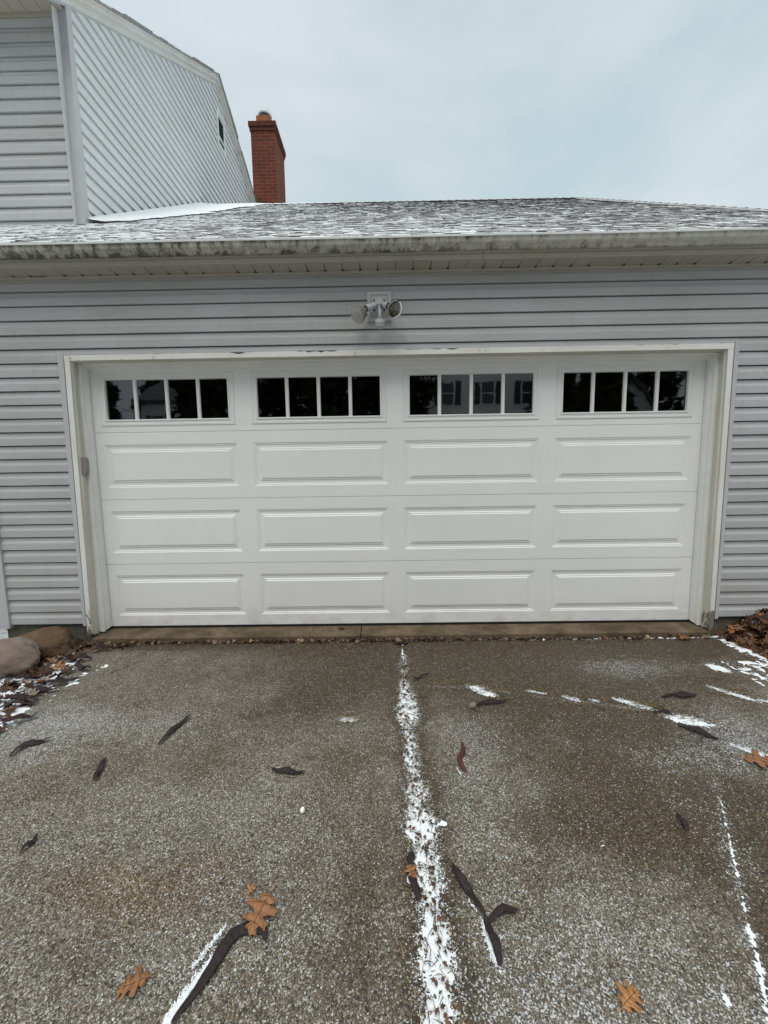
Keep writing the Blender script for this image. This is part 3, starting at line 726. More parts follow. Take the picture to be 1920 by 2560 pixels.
# keypad box on the jamb
kp=thing('keypad','small taupe plastic box on the left jamb of the garage door','keypad',(-.03,-.1,1.26))
mb=MB(); 
def bev(x0,x1,y0,y1,z0,z1,b):
    mb.hexa([(x0,y0,z0),(x1,y0+b,z0+b),(x1,y1-b,z0+b),(x0,y1,z0),(x0,y0,z1),(x1,y0+b,z1-b),(x1,y1-b,z1-b),(x0,y1,z1)])
bev(-.045,-.012,-.128,-.070,1.262,1.408,.006); mb.build('housing',M['taupe'],kp)
mb=MB(); bev(-.0125,-.003,-.122,-.076,1.285,1.402,.004); mb.build('cover_flap',M['taupe'],kp)

# ================================================================ GROUND
ZD=-.075
BL=[(-.10,-.12),(-.45,.0),(-.70,.045),(-.91,.10),(-1.13,.16),(-1.6,.22),(-3,.3)]   # y -> x of the slab's left edge (y descending)
def xl(y):
    t=[(-a,b) for a,b in BL]; return interp(t,-y)+.02*nz(y*3,4.4)
def xr(y): return 4.93+.03*nz(y*2.5,8)-.05*max(0,-y-.4)*0
crack=[(.213,2.422),(.63,2.418),(1.077,2.417),(1.422,2.420),(1.692,2.430),(1.952,2.439),(2.081,2.440),(2.186,2.438),(2.283,2.431),(3.2,2.43),(12,2.44)]
cwid=[(.2,.012),(.24,.030),(.42,.036),(.62,.040),(.74,.042),(.85,.085),(.98,.125),(1.06,.150),(1.12,.150),(1.20,.075),(1.30,.068),(1.42,.085),(1.52,.062),(1.60,.085),(1.66,.062),(1.72,.10),(1.78,.125),(1.84,.075),(1.95,.095),(2.03,.066),(2.08,.065),(2.13,.095),(2.17,.105),(2.22,.075),(2.30,.085),(4,.09)]
cwid=[(a,b*(.86 if a<1.55 else 1.15)) for a,b in cwid]
WET=[ # x,y,rx,ry,amount
 (1.75,-1.0,.35,.2,.35),(1.1,-.65,.5,.15,.25),(1.45,-1.45,.15,.12,.25),(2.25,-1.75,.10,.4,.35),
 (2.9,-.45,1.3,.45,.75),(4.1,-.32,.9,.22,.85),(1.6,-.30,1.2,.18,.40),(.4,-.22,.6,.10,.35),(3.45,-.95,.75,.35,.60),(3.3,-1.55,.35,.35,.55),(3.35,-1.80,.30,.12,.65),(2.0,-.8,.55,.35,.45),
 (3.85,-1.85,.35,.5,.55),(2.9,-1.25,.25,.2,.15),(1.45,-1.12,.4,.15,.15),(3.0,-1.75,.25,.12,.3),(2.2,-2.15,.12,.25,.35),(3.6,-2.2,.25,.3,.4),(4.3,-.75,.3,.1,.35),(3.7,-1.25,.25,.12,.4)]
FROST=[(.45,-1.12,.40,.20,.85),(.55,-1.35,.25,.15,.5),(3.90,-.62,.35,.13,.70),(2.75,-1.25,.20,.25,.40),(4.1,-1.3,.25,.25,.8),(3.75,-1.42,.3,.12,.5),(1.15,-1.15,.3,.15,.35),(2.65,-1.62,.15,.35,.35),(2.85,-2.15,.35,.2,.4),
 (3.5,-1.9,.08,.4,.25),(1.6,-1.8,.6,.3,.15),(1.9,-2.15,.35,.15,.3),(2.6,-2.3,.2,.15,.5),(1.5,-.9,.5,.2,.12),(3.05,-2.28,.3,.1,.35),(1.3,-1.62,.3,.1,.25)]
RUST=[(1.55,-2.0,.25,.12,.7),(1.3,-1.95,.2,.1,.5),(1.75,-1.88,.15,.06,.5),(1.9,-.3,.3,.12,.5),(2.4,-1.9,.10,.7,.35),(3.4,-1.8,.2,.08,.6),(3.1,-.35,.8,.1,.4)]
def blobs(T,x,y):
    s=0
    for (a,b,rx,ry,w) in T:
        q=((x-a)/rx)**2+((y-b)/ry)**2
        if q<4: s+=w*math.exp(-q*1.1)
    return s
mb=MB(); 
gy=[-.14-.022*i for i in range(110)]; yy=gy[-1]
while yy>-12: yy-=.25+abs(yy)*.05; gy.append(yy)
NX=230; idx={}
for j,y in enumerate(gy):
    a=xl(y); b=xr(y)
    for i in range(NX+1):
        x=lerp(a,b,i/NX); cc=interp(crack,-y); cw=interp(cwid,-y)
        dcr=abs(x-cc)
        wet=blobs(WET,x,y)+(.16 if x>cc else 0)+.75*math.exp(-((dcr-cw*.5)/(.045+.02*nz(y*6,3)))**2 if dcr>cw*.5 else 0)*(.75 if x<cc else 1)
        if y>-.34: wet+=.6*(1-(-y-.14)/.20)
        fr=blobs(FROST,x,y)
        t=(y+1.55)/(-2.234+1.55)
        if 0<t<1.6:
            xj=lerp(3.661,3.261,(y+1.638)/(-2.234+1.638))+.004*nz(y*9,1); dj=(xj-x)
            if -.010<dj<.05: fr+=1.15*max(0,1-abs(dj-.004)/.022)*(.55+.5*nz(y*14,3.1)+.3*t)
            elif -.12<dj<=-.010: wet+=.25
        fr+=.75*math.exp(-((dcr-cw*.40)/.022)**2)*(y<-.45)
        yl=interp([(2.45,-.80),(2.87,-.84),(3.41,-.99),(3.76,-1.07),(4.05,-1.22),(4.3,-1.40)],x) if x>2.45 else interp([(.9,-1.15),(1.9,-1.145),(2.3,-1.115)],x)+.004*nz(x*9,3)
        dl=abs(y-yl-.01*nz(x*5,2.2)); fr+=(.75 if x>2.45 else .35)*math.exp(-(dl/.012)**2)*(.6+nz(x*8,1.5)); wet+=.35*math.exp(-(dl/.05)**2)*(x>2.45)
        dx=min(x-a,b-x); z=ZD-.004*math.exp(-(dcr/.03)**2)+.0015*nz(x*3,y*3)
        if dx<.02: z-=.02*(1-dx/.02)
        idx[i,j]=mb.vert((x,y,z),wet=max(0,min(1.2,wet)),frost=max(0,min(1.3,fr+.12*nz(x*1.4,y*1.4,2))),rust=blobs(RUST,x,y))
for j in range(len(gy)-1):
    for i in range(NX): mb.face((idx[i,j],idx[i,j+1],idx[i+1,j+1],idx[i+1,j]))
dr=mb.build('driveway',M['drive'],smooth=True); tag(dr,kind='structure')
mb=MB(); mb.quad((-150,-150,-.16),(150,-150,-.16),(150,150,-.16),(-150,150,-.16)); g=mb.build('ground',M['lawn']); tag(g,kind='structure')
# planting beds beside the slab
def bed(name,xa,xb,y0,y1,hf,nx,ny):
    mb=MB(); id_={}
    for j in range(ny+1):
        y=lerp(y0,y1,j/ny)
        for i in range(nx+1):
            x=lerp(xa(y),xb(y),i/nx); id_[i,j]=mb.vert((x,y,hf(x,y)))
    for j in range(ny):
        for i in range(nx): mb.face((id_[i,j],id_[i,j+1],id_[i+1,j+1],id_[i+1,j]))
    o=mb.build(name,M['soil'],smooth=True); tag(o,kind='structure')
hl=lambda x,y:-.088+.02*min(1,max(0,(xl(y)-x)/.3))+.008*nz(x*6,y*6)
def hr(x,y):
    d=max(0,x-xr(y)); return -.085+.16*min(1,d/.28)*math.exp(-((y+.12)/.30)**2)+.035*min(1,d/.5)+.01*nz(x*5,y*5)
k=NT('bed_soil_with_snow',.95,.15); n=k.noise(k.pos(),6,8,.7); n2=k.noise(k.pos(),30,6,.75)
c=k.mix(n2,(.035,.024,.016),(.11,.075,.045)); k.col(k.mix(k.ramp(k.math('ADD',n,k.math('MULTIPLY',n2,.5)),[(.74,0),(.80,1)]),c,(.74,.76,.78))); k.bump(n2,.8,.015); M['soil']=k.mat
bed('planting_bed',lambda y:-3.5,lambda y:xl(y)+.02,-.10,-3.2,hl,60,60)
bed('planting_bed',lambda y:xr(y)-.02,lambda y:7.5,-.10,-3.2,hr,50,50)

# ---------------- snow on the ground (height fields with ragged edges)
mb=MB()
def field(x0,x1,y0,y1,st,cover,hmax,base=lambda x,y:ZD,seed=0,fs=38):
    nx=int(abs(x1-x0)/st)+1; ny=int(abs(y1-y0)/st)+1; ids={}
    def H(x,y):
        n=nz(x*fs,y*fs,seed)*.55+nz(x*fs*2.6,y*fs*2.6,seed+5)*.45
        n2=nz(x*fs*.3,y*fs*.3,seed+9)*.35
        return cover(x,y)+n+n2
    for j in range(ny):
        for i in range(nx):
            x=x0+i*st+.3*st*nz(i*1.7,j*2.3,seed); y=y0-j*st+.3*st*nz(j*1.3,i*1.9,seed+2); h=H(x,y)
            if h>0: ids[i,j]=mb.vert((x,y,base(x,y)+.0005+hmax*min(1,h*1.1)*(.7+.6*nz(x*150,y*150,1)+.35*nz(x*330,y*330,4))))
    for (i,j) in list(ids):
        c=[(i,j),(i,j+1),(i+1,j+1),(i+1,j)]
        q=[ids[k_] for k_ in c if k_ in ids]
        if len(q)==4: mb.face(q)
        elif len(q)==3: mb.face(q)
def cov_crack(x,y):
    c=interp(crack,-y)+.008*nz(y*7,2.2); w=interp(cwid,-y)*.5
    gap=.75*max(0,nz(y*13,6.1)) if y>-1.0 else .45*max(0,nz(y*9,6.1)+nz(x*22,y*14,4.4)*.8)
    return .95-1.05*abs(x-c)/w-gap-(.5 if y>-.62 else 0)
field(2.30,2.56,-.23,-2.6,.0038,cov_crack,.014,seed=3,fs=62)
def blob(cx,cy,rx,ry,amp=.8,rot=0):
    c,s=math.cos(rot),math.sin(rot)
    def f(x,y):
        u=(x-cx)*c+(y-cy)*s; v=-(x-cx)*s+(y-cy)*c
        return amp-1.0*((u/rx)**2+(v/ry)**2)
    return f
for (cx,cy,rx,ry,amp,rot,fs) in [(2.88,-.875,.085,.036,1.0,-.7,55),(2.10,-1.133,.055,.024,.85,0,70),(3.70,-1.02,.10,.024,.85,-.6,55),(3.90,-1.165,.12,.042,.85,-.35,55),(4.51,-.64,.07,.045,.9,-1,50),(4.34,-.93,.13,.022,.8,-.8,50),
     (4.47,-1.02,.06,.012,.5,-.6,45),(3.38,-.965,.06,.018,.55,-.5,60),(3.156,-2.246,.022,.014,.6,1.2,60),(3.072,-1.845,.008,.006,.8,0,30),(2.376,-1.93,.010,.05,.7,.0,60),(1.806,-2.19,.013,.10,.85,-.485,60),(1.776,-2.25,.015,.05,1.0,-.485,50),(1.80,-2.13,.004,.07,.5,-.45,70),(2.595,-2.13,.011,.07,.6,.15,60),
     (2.625,-1.50,.006,.03,.6,.3,60),(4.02,-1.40,.10,.02,.6,-.7,50),(3.2,-.90,.10,.008,.25,-.35,60),(3.5,-.99,.06,.010,.15,-.35,60),(2.57,-2.03,.012,.04,.2,.5,60),(2.52,-1.75,.035,.02,.45,.3,60),(2.48,-1.97,.03,.014,.5,.2,60)]:
    r=max(rx,ry)*1.35; f=blob(cx,cy,rx,ry,amp,rot)
    st=.0042 if r<.06 else .0055
    field(cx-r,cx+r,cy+r,cy-r,st,f,.009,seed=int(cx*13),fs=fs)
    if r>.07:
        q_=random.Random(int(cx*100))
        for _ in range(int(1500*r)):
            th=q_.uniform(0,6.28); e_=q_.gauss(.85,.2)*math.sqrt(max(.1,amp)); u_0=rx*e_*math.cos(th); v_0=ry*e_*math.sin(th)
            x=cx+u_0*math.cos(rot)-v_0*math.sin(rot); y=cy+u_0*math.sin(rot)+v_0*math.cos(rot); a=q_.uniform(0,6.28); l=q_.uniform(.004,.012)
            d=Vector((math.cos(a),math.sin(a),q_.uniform(-.1,.5)))*l; u=Vector((-math.sin(a),math.cos(a),0))*q_.uniform(.0008,.002); p=Vector((x,y,ZD+q_.uniform(.002,.008)))
            mb.poly([p-u,p+d*.6-u*.7,p+d,p+d*.6+u*.8,p+u])
# frosted slivers bristling at the edges of the crack snow
rs_=random.Random(77)
for _ in range(2200):
    y=-rs_.uniform(.40,2.6); w=interp(cwid,-y)*.5; sd=rs_.choice((-1,1)); x=interp(crack,-y)+.008*nz(y*7,2.2)+sd*w*rs_.gauss(.72,.22)
    if nz(y*13,6.1)>.25 and y>-1: continue
    a=(0 if sd>0 else math.pi)+rs_.gauss(0,1.0); l=rs_.uniform(.003,.009); d=Vector((math.cos(a),math.sin(a),rs_.uniform(-.1,.5)))*l; u=Vector((-math.sin(a),math.cos(a),0))*rs_.uniform(.0006,.0015)
    p=Vector((x,y,ZD+rs_.uniform(.003,.011)))
    mb.poly([p-u,p+d*.6-u*.7,p+d,p+d*.6+u*.8,p+u])
# along the threshold seam
def cov_seam(x,y): return .30*min(1,max(0,(x-2.5)/1.2))-.12+.45*nz(x*5,2)-abs(y+.168)/.012*.35
field(2.3,4.9,-.150,-.190,.005,cov_seam,.010,seed=5,fs=40)
def cov_joint(x,y):
    t=(y+1.638)/(-2.234+1.638); xj=lerp(3.661,3.261,t)+.003*nz(y*9,1)
    w=.004+.010*max(0,min(1.3,t)); return .42-.9*abs(x-xj)/w*.6-.5*max(0,nz(y*11,3.3))-(.8 if t<.03 or t>1.6 else 0)
field(3.0,3.72,-1.62,-2.45,.0045,cov_joint,.005,seed=21,fs=60)
# beds
def cov_l(x,y):
    d=xl(y)-x
    return .72*min(1,max(-.4,(d+.09)/.12))+.03-1.1*max(0,(-.35-x)/.4)-1.2*max(0,(-1.25-y)/.25)-(.6 if y>-.40 else 0)-.5*max(0,1-((x+.28)**2+(y+.45)**2)/.09)
field(-1.2,.34,-.30,-1.5,.0085,cov_l,.018,base=lambda x,y:max(hl(x,y),ZD if x>xl(y)-.02 else -1),seed=8,fs=17)
def cov_r(x,y): return .34+.5*nz(x*9,y*5,3)-((x-4.93)/.085)**2*.5-.2*(y>-.2)
field(4.80,5.12,-.15,-.75,.007,cov_r,.014,base=lambda x,y:max(hr(x,y),ZD),seed=12,fs=24)
field(4.6,5.1,-.55,-1.2,.007,lambda x,y:.02+.3*nz(x*3,y*3),.014,base=lambda x,y:max(hr(x,y),ZD),seed=14,fs=24)
sn=mb.build('snow',M['snow'],smooth=True); tag(sn,'ragged white snow caught in the driveway crack, joints and beds','snow',kind='stuff')
# roof drift against the gable
mb=MB(); ids={}; st=.045
edge=[(.0,-.80),(1.0,-.80),(1.16,-.74),(1.26,-.60),(1.4,-.38),(1.6,-.22),(2.15,.02),(2.85,.15),(3.3,.30),(4.1,.5)]
ny=int(4.25/st*1.22); 
for j in range(ny+1):
    y=1.24+j*(2.88/ny); s=(y-EY)/cs
    for i in range(80):
        x=XH+.012+i*st; w=interp(edge,y)+.22*nz(x*1.5,y*3,1)+.10*nz(x*7,y*9,2)
        if x>w and i>0: continue
        d=min(1,max(0,(w-x)/.35)); h=.013+.016*d+.03*math.exp(-(x-XH)/.10)+.004*nz(x*20,y*20)
        ids[i,j]=mb.vert(RP(x,min(s,SL+.01),h))
for (i,j) in list(ids):
    q=[ids[k_] for k_ in [(i,j),(i+1,j),(i+1,j+1),(i,j+1)] if k_ in ids]
    if len(q)>=3: mb.face(q)
# snow sprinkled on the gutter lip
rr=random.Random(9)
for _ in range(60):
    x=rr.uniform(-.4,5); 
    if nz(x*1.3,5)<-.05: continue
    w=rr.uniform(.01,.05); mb.box(x,x+w,-.372,-.364,2.811+gw(x),2.814+gw(x)+rr.uniform(0,.004))
rs=mb.build('roof_snow',M['snow'],smooth=True); tag(rs,'smooth white snow drift on the garage roof against the house gable','snow',kind='stuff')

# ---------------- leaves
OAK=[(0,0),(.04,.02),(.10,.07),(.11,.19),(.20,.29),(.24,.22),(.29,.14),(.34,.24),(.35,.42),(.43,.50),(.47,.43),(.54,.47),(.53,.33),(.55,.20),(.60,.15),(.66,.24),(.70,.38),(.77,.34),(.85,.37),(.80,.25),(.79,.16),(.84,.12),(.89,.18),(.97,.18),(.95,.10),(1.0,.04),(.99,0)]
def leaf_mesh(mb,c,size,rot,tilt=(0,0),curl=.12,m=0,simple=False,stem=True):
    pr=OAK if not simple else OAK[::3]
    c=Vector(c); Mx=Matrix.Rotation(rot,3,'Z')@Matrix.Rotation(tilt[0],3,'X')@Matrix.Rotation(tilt[1],3,'Y')
    def T(u,v):
        z=curl*size*(v*v*2.2+.35*math.sin(u*3.1)+.10*math.sin(u*9+v*6))
        return c+Mx@Vector(((u-.5)*size,v*size,z))
    mid=[mb.vert(T(lerp(u,i/(len(pr)-1),.5),0)) for i,(u,_) in enumerate(pr)]
    for s in (1,-1):
        e=[mb.vert(T(u+(.03*s if 0<i<len(pr)-1 else 0),s*v*(.92 if s<0 else 1))) for i,(u,v) in enumerate(pr)]
        for i in range(len(pr)-1):
            q=(mid[i],mid[i+1],e[i+1],e[i]) if s>0 else (mid[i+1],mid[i],e[i],e[i+1])
            mb.face(q,m)
    if stem:
        a=T(0,0); b=T(-.22,.02)+Vector((0,0,.001)); n=Mx@Vector((0,.008*size/.1*.1+.0008,0)); mb.quad(a-n,b-n,b+n,a+n,m)
def one_leaf(loc,size,rot,mat,label,**kw):
    mb=MB(); leaf_mesh(mb,(0,0,0),size,rot,**kw)
    tl=kw.get('tilt',(0,0)); cu=kw.get('curl',.12); Mx=Matrix.Rotation(rot,3,'Z')@Matrix.Rotation(tl[0],3,'X')@Matrix.Rotation(tl[1],3,'Y')
    T=lambda u,v: Mx@Vector(((u-.5)*size,v*size,cu*size*(v*v*2.2+.35*math.sin(u*3.1)+.10*math.sin(u*9+v*6))+.0012))
    def vein(a,b,w):
        for q in range(4):
            p0,p1=[T(lerp(a[0],b[0],f),lerp(a[1],b[1],f)) for f in (q/4,(q+1)/4)]; n=Vector((-(p1-p0).y,(p1-p0).x,0)).normalized()*w*size; mb.quad(p0-n,p1-n,p1+n,p0+n,1)
    vein((0,0),(.97,0),.008)
    for u0,u1,v1 in ((.12,.22,.22),(.28,.44,.40),(.48,.62,.18),(.55,.80,.30),(.75,.93,.12)):
        vein((u0,0),(u1,v1),.004); vein((u0,0),(u1+.02,-v1),.004)
    o=mb.build('oak_leaf',[mat,M['leafbrown']],smooth=True); o.location=loc
    md=o.modifiers.new('t','SOLIDIFY'); md.thickness=.0006
    return tag(o,label,'leaf','fallen oak leaves on the driveway')
one_leaf((1.918,-2.050,ZD+.010),.118,-1.85,M['leaf'],'large orange-brown oak leaf touching the end of the big curved pod',curl=.13)
one_leaf((1.637,-2.212,ZD+.006),.075,-2.75,M['leaf'],'pale brown oak leaf alone near the bottom left of the driveway',curl=.16)
one_leaf((2.916,-2.243,ZD+.006),.070,.5,M['leaf2'],'bright orange oak leaf alone near the bottom right of the driveway',curl=.14)
one_leaf((3.995,-1.463,ZD+.006),.13,-.4,M['leaf'],'orange oak leaf at the right edge beside a snow patch',curl=.14)
one_leaf((2.383,-1.937,ZD+.016),.05,-1.1,M['leaf'],'small orange leaf lying across the dark pod beside the snowy crack',curl=.10)
one_leaf((1.866,-1.984,ZD+.004),.035,.9,M['leaf2'],'tiny curled tan leaf fragment just above the large oak leaf',curl=.3)
one_leaf((.045,-.58,ZD+.03),.085,.3,M['leaf'],'orange oak leaf in the snow below the brown boulder',curl=.2,tilt=(.5,.2))
one_leaf((.10,-.74,ZD+.03),.10,2.2,M['leaf'],'orange leaf lying among dark pods in the left bed',curl=.2,tilt=(-.3,.3))
one_leaf((1.93,-.060,ZD+.066),.06,2.7,M['leafbrown'],'small brown leaf on the threshold under the door',curl=.25)
one_leaf((4.62,-.195,ZD+.012),.10,.2,M['leaf'],'tan oak leaf in the threshold seam near the right jamb',curl=.2)
# litter, uncountable
def litter(name,n,posf,sizes,mats,label,tilt=.5,seed=1,simple=True):
    mb=MB(); r=random.Random(seed)
    for _ in range(n):
        p=posf(r)
        if p is None: continue
        leaf_mesh(mb,p,r.uniform(*sizes),r.uniform(0,6.3),(r.gauss(0,tilt),r.gauss(0,tilt)),r.uniform(.08,.35),r.choices(range(len(mats)),[m[1] for m in mats])[0],simple)
    o=mb.build(name,[m[0] for m in mats],smooth=True); tag(o,label,'leaf litter',kind='stuff'); return o
def pr_(r):
    x=r.uniform(4.93,6.6); y=r.uniform(-.95,-.12); d=x-xr(y)
    if y<-.45 and r.random()<.6-.5*min(1,d): return None
    return (x,y,max(hr(x,y),ZD)+r.uniform(.0,.035))
litter('leaf_litter',1500,pr_,(.06,.13),[(M['leaf'],2),(M['leafbrown'],6),(M['leafdark'],7),(M['leaf2'],.4)],'deep pile of brown and orange oak leaves in the right-hand bed',.6,3,False)
def pl_(r):
    y=r.uniform(-1.35,-.14); x=xl(y)+r.gauss(-.12,.16)
    if x>xl(y)+.10: return None
    return (x,y,max(hl(x,y),ZD)+r.uniform(.008,.03))
litter('leaf_litter',380,pl_,(.025,.085),[(M['leafdark'],9),(M['leafbrown'],1.5),(M['leaf'],.6),(M['leafgrey'],.8)],'dark wet leaf litter scattered over the snow in the left-hand bed',.5,5)
def ps_(r):
    x=-.1+2.9*r.random()**1.25 if r.random()<.72 else r.uniform(2.3,4.9)
    dens=.6+.9*nz(x*2.3,3.3)+(1 if x<.35 else 0)
    if r.random()>dens: return None
    y=-.166-abs(r.gauss(0,.008+(.028 if x<.3 else 0)+.012*max(0,nz(x*3,1))))
    return (x,y,ZD+r.uniform(.003,.016))
litter('seam_litter',1500,ps_,(.012,.045),[(M['leafdark'],5),(M['leafbrown'],3),(M['leafgrey'],2.2),(M['straw'],.8)],'crumbled leaves and debris along the seam under the garage door',.5,6)
def pc_(r):
    y=-r.uniform(.5,2.6); x=interp(crack,-y)+r.gauss(0,.30)*interp(cwid,-y); return (x,y,ZD+r.uniform(.012,.018))
litter('crack_litter',380,pc_,(.008,.020),[(M['leafbrown'],5),(M['leafdark'],5),(M['leafgreen'],1)],'tiny leaflets and bits lying on the snow in the crack',.3,7)
# grass blades and twigs
def blades(name,n,posf,L,mats,label,seed,w=.0011,up=.25):
    mb=MB(); r=random.Random(seed)
    for _ in range(n):
        p=posf(r)
        if p is None: continue
        p=Vector(p); a=r.uniform(0,6.3); l=r.uniform(*L); d=Vector((math.cos(a),math.sin(a),0)); u=Vector((-d.y,d.x,0)); m=r.randrange(len(mats)); h=r.uniform(.0,up)*l; bend=r.uniform(-.4,.4)*l
        pts=[p,p+d*l*.5+Vector((0,0,h))+u*bend*.3,p+d*l+Vector((0,0,h*.7))+u*bend]
        ws=[w,w*.8,w*.15]
        for k_ in range(2): mb.quad(pts[k_]-u*ws[k_],pts[k_+1]-u*ws[k_+1],pts[k_+1]+u*ws[k_+1],pts[k_]+u*ws[k_],m); mb.quad(pts[k_]-Vector((0,0,ws[k_])),pts[k_+1]-Vector((0,0,ws[k_+1])),pts[k_+1]+Vector((0,0,ws[k_+1])),pts[k_]+Vector((0,0,ws[k_])),m)
    o=mb.build(name,mats); tag(o,label,'grass',kind='stuff')
def pg_(r):
    y=-r.uniform(.45,2.9); cw=interp(cwid,-y)
    if r.random()>.35+max(0,nz(y*5,3))*1.2+(.4 if -1.75<y<-.8 else 0): return None
    return (interp(crack,-y)+r.gauss(0,.4)*cw,y,ZD+.004+r.uniform(0,.010))
blades('grass',2300,pg_,(.012,.038),[M['grass'],M['straw'],M['twig']],'thin dry grass blades poking through the snow in the central crack',8)
def pg2(r):
    c=r.choice([(2.93,-.88,.06),(3.75,-1.04,.08),(3.92,-1.15,.09),(3.45,-.98,.10),(2.10,-1.14,.05),(3.2,-.9,.12),(2.75,-.8,.12),(4.33,-.92,.08),(2.0,-.20,.10)])
    return (c[0]+r.gauss(0,c[2]),c[1]+r.gauss(0,c[2]*.28)-(.2*(0)),ZD+.003+r.uniform(0,.008))
blades('dry_grass',800,pg2,(.015,.05),[M['straw'],M['grass']],'straw-coloured grass wisps along the cross joints of the driveway',9)
def twig(name,pts,r0,label,cat='twig'):
    mb=MB(); pts=[(x,y,ZD+z) for x,y,z in pts]; mb.tube(pts,[lerp(r0,r0*.5,i/(len(pts)-1)) for i in range(len(pts))],6); o=mb.build(name,M['twig'],smooth=True); tag(o,label,cat,'thin twigs lying on the driveway'); return o
twig('twig',[(2.452,-2.03,.014),(2.445,-2.09,.018),(2.452,-2.13,.017),(2.47,-2.16,.017)],.0012,'thin dark twig running down the snowy crack at the bottom')
twig('twig',[(2.41,-2.12,.016),(2.425,-2.15,.018),(2.415,-2.19,.017)],.0014,'short forked twig on the left side of the crack snow')
twig('twig',[(2.46,-2.045,.017),(2.478,-2.06,.02),(2.495,-2.075,.016)],.0022,'stubby twig at the right edge of the crack snow')
twig('twig',[(2.535,-1.92,.002),(2.56,-1.96,.003),(2.60,-1.985,.003),(2.66,-2.0,.003)],.0008,'hair-thin twig to the right of the jointed pods')
twig('twig',[(.42,-.62,.003),(.50,-.52,.005),(.55,-.44,.004)],.0014,'small twig on the wet concrete near the left bed')
# ---------------- seed pods
def pod(pts,width,label,mat=None,seed=1,twist=.5,lift=.010,n=40,blunt=False):
    r=random.Random(seed); pts=[Vector((a,b,0)) for a,b in pts]; 
    c=sum(pts,Vector())/len(pts)
    width*=1.12; P_=[pts[0]+(pts[0]-pts[1])]+pts+[pts[-1]+(pts[-1]-pts[-2])]
    def cr(t):
        t=t*(len(pts)-1); i=min(int(t),len(pts)-2); u=t-i; p0,p1,p2,p3=P_[i:i+4]
        return .5*((2*p1)+(p2-p0)*u+(2*p0-5*p1+4*p2-p3)*u*u+(3*p1-p0-3*p2+p3)*u**3)
    mb=MB(); rs=[]; ph=r.uniform(0,6); n=96; ns=max(3,int(sum((b-a).length for a,b in zip(pts,pts[1:]))/.022))
    for i in range(n+1):
        t=i/n; p=cr(t); d=(cr(min(1,t+.01))-cr(max(0,t-.01))).normalized(); u=Vector((-d.y,d.x,0))
        prof=max(.03,math.sin(math.pi*min(1,max(0,t*1.0)))**(.42 if not blunt else .3)); prof=min(prof,1)*(1+.06*math.sin(t*40+ph))
        if t<.06: prof=max(.10,prof*.6)
        a=twist*math.sin(t*7+ph); w=width*.5*prof; th=(.0026+.0016*max(0,math.sin(t*ns*math.pi*2))**2)*min(1,prof*1.3)
        z=.006+lift*(.5+.5*math.sin(t*9+ph))+abs(math.sin(a))*w
        ring=[]
        for k_ in range(10):
            q=2*math.pi*k_/10; x_=math.cos(q)*w; z_=math.sin(q)*th
            ring.append(p-c+u*(x_*math.cos(a)-z_*math.sin(a))+Vector((0,0,z+x_*math.sin(a)+z_*math.cos(a))))
        rs.append(ring)
    mb.rings(rs); o=mb.build('seed_pod',mat or M['pod'],smooth=True); o.location=(c.x,c.y,ZD)
    return tag(o,label,'seed pod','dark seed pods lying on the driveway')
pod([(1.22,-1.088),(1.200,-1.15),(1.185,-1.22),(1.17,-1.322)],.026,'long dark curved pod left of centre pointing toward the door',seed=1,twist=.35)
pod([(.969,-1.405),(.990,-1.46),(1.005,-1.50),(1.022,-1.542)],.024,'short twisted dark pod standing alone on the left side of the driveway',seed=2)
pod([(1.008,-1.80),(1.003,-1.83),(.998,-1.86)],.018,'very small dark pod fragment near the lower left edge',seed=3,blunt=True)
pod([(.60,-1.27),(.548,-1.298),(.50,-1.33),(.500,-1.40)],.028,'dark wavy pod on frosty concrete at the left edge',seed=4)
pod([(1.775,-1.472),(1.81,-1.492),(1.85,-1.500),(1.89,-1.503),(1.936,-1.500)],.024,'dark pod lying sideways in the middle of the left slab',seed=5,twist=.3)
pod([(2.580,-.675),(2.53,-.715),(2.474,-.750)],.018,'slim dark pod touching the upper part of the snowy crack',seed=6)
pod([(3.010,-.985),(2.93,-.998),(2.85,-1.012),(2.785,-1.050)],.028,'dark pod beside a grassy snow clump right of the crack',seed=7)
pod([(2.668,-1.327),(2.668,-1.38),(2.640,-1.43),(2.640,-1.47),(2.655,-1.512)],.022,'reddish brown pod standing upright in view right of the crack',M['pod_red'],seed=8,twist=.3)
pod([(3.90,-.965),(3.97,-.945),(4.04,-.958),(4.125,-.935)],.035,'flat dark pod on the right slab between two snow strips',seed=9)
pod([(3.815,-1.200),(3.855,-1.238),(3.89,-1.272),(3.935,-1.318)],.034,'dark straight pod directly below the right-hand snow clump',seed=10,twist=.2)
pod([(3.765,-1.095),(3.81,-1.105),(3.855,-1.118)],.024,'short dark pod bridging two snow clumps on the right',seed=11)
pod([(3.425,-1.722),(3.418,-1.758),(3.408,-1.795)],.020,'small dark pod piece on the wet lower right slab',seed=12,blunt=True)
pod([(2.350,-.216),(2.41,-.222),(2.47,-.220)],.040,'black pod piece at the top end of the crack by the threshold',seed=13,twist=.2,lift=.004)
pod([(2.395,-1.868),(2.379,-1.915),(2.388,-1.965),(2.405,-2.022)],.026,'dark ribbed pod lying along the left side of the crack snow',seed=14,twist=.2,blunt=True)
pod([(2.524,-1.905),(2.537,-1.95),(2.562,-1.99),(2.575,-2.02),(2.598,-2.064)],.024,'upper twisted pod of the jointed group right of the crack',seed=15,twist=.5)
pod([(2.596,-2.062),(2.602,-2.10),(2.610,-2.135),(2.608,-2.182)],.024,'lower pod of the jointed group with snow on its left side',seed=16,twist=.3)
pod([(2.600,-2.078),(2.632,-2.058),(2.665,-2.046),(2.702,-2.046)],.020,'short side pod pointing right from the jointed group',seed=17,twist=.2)
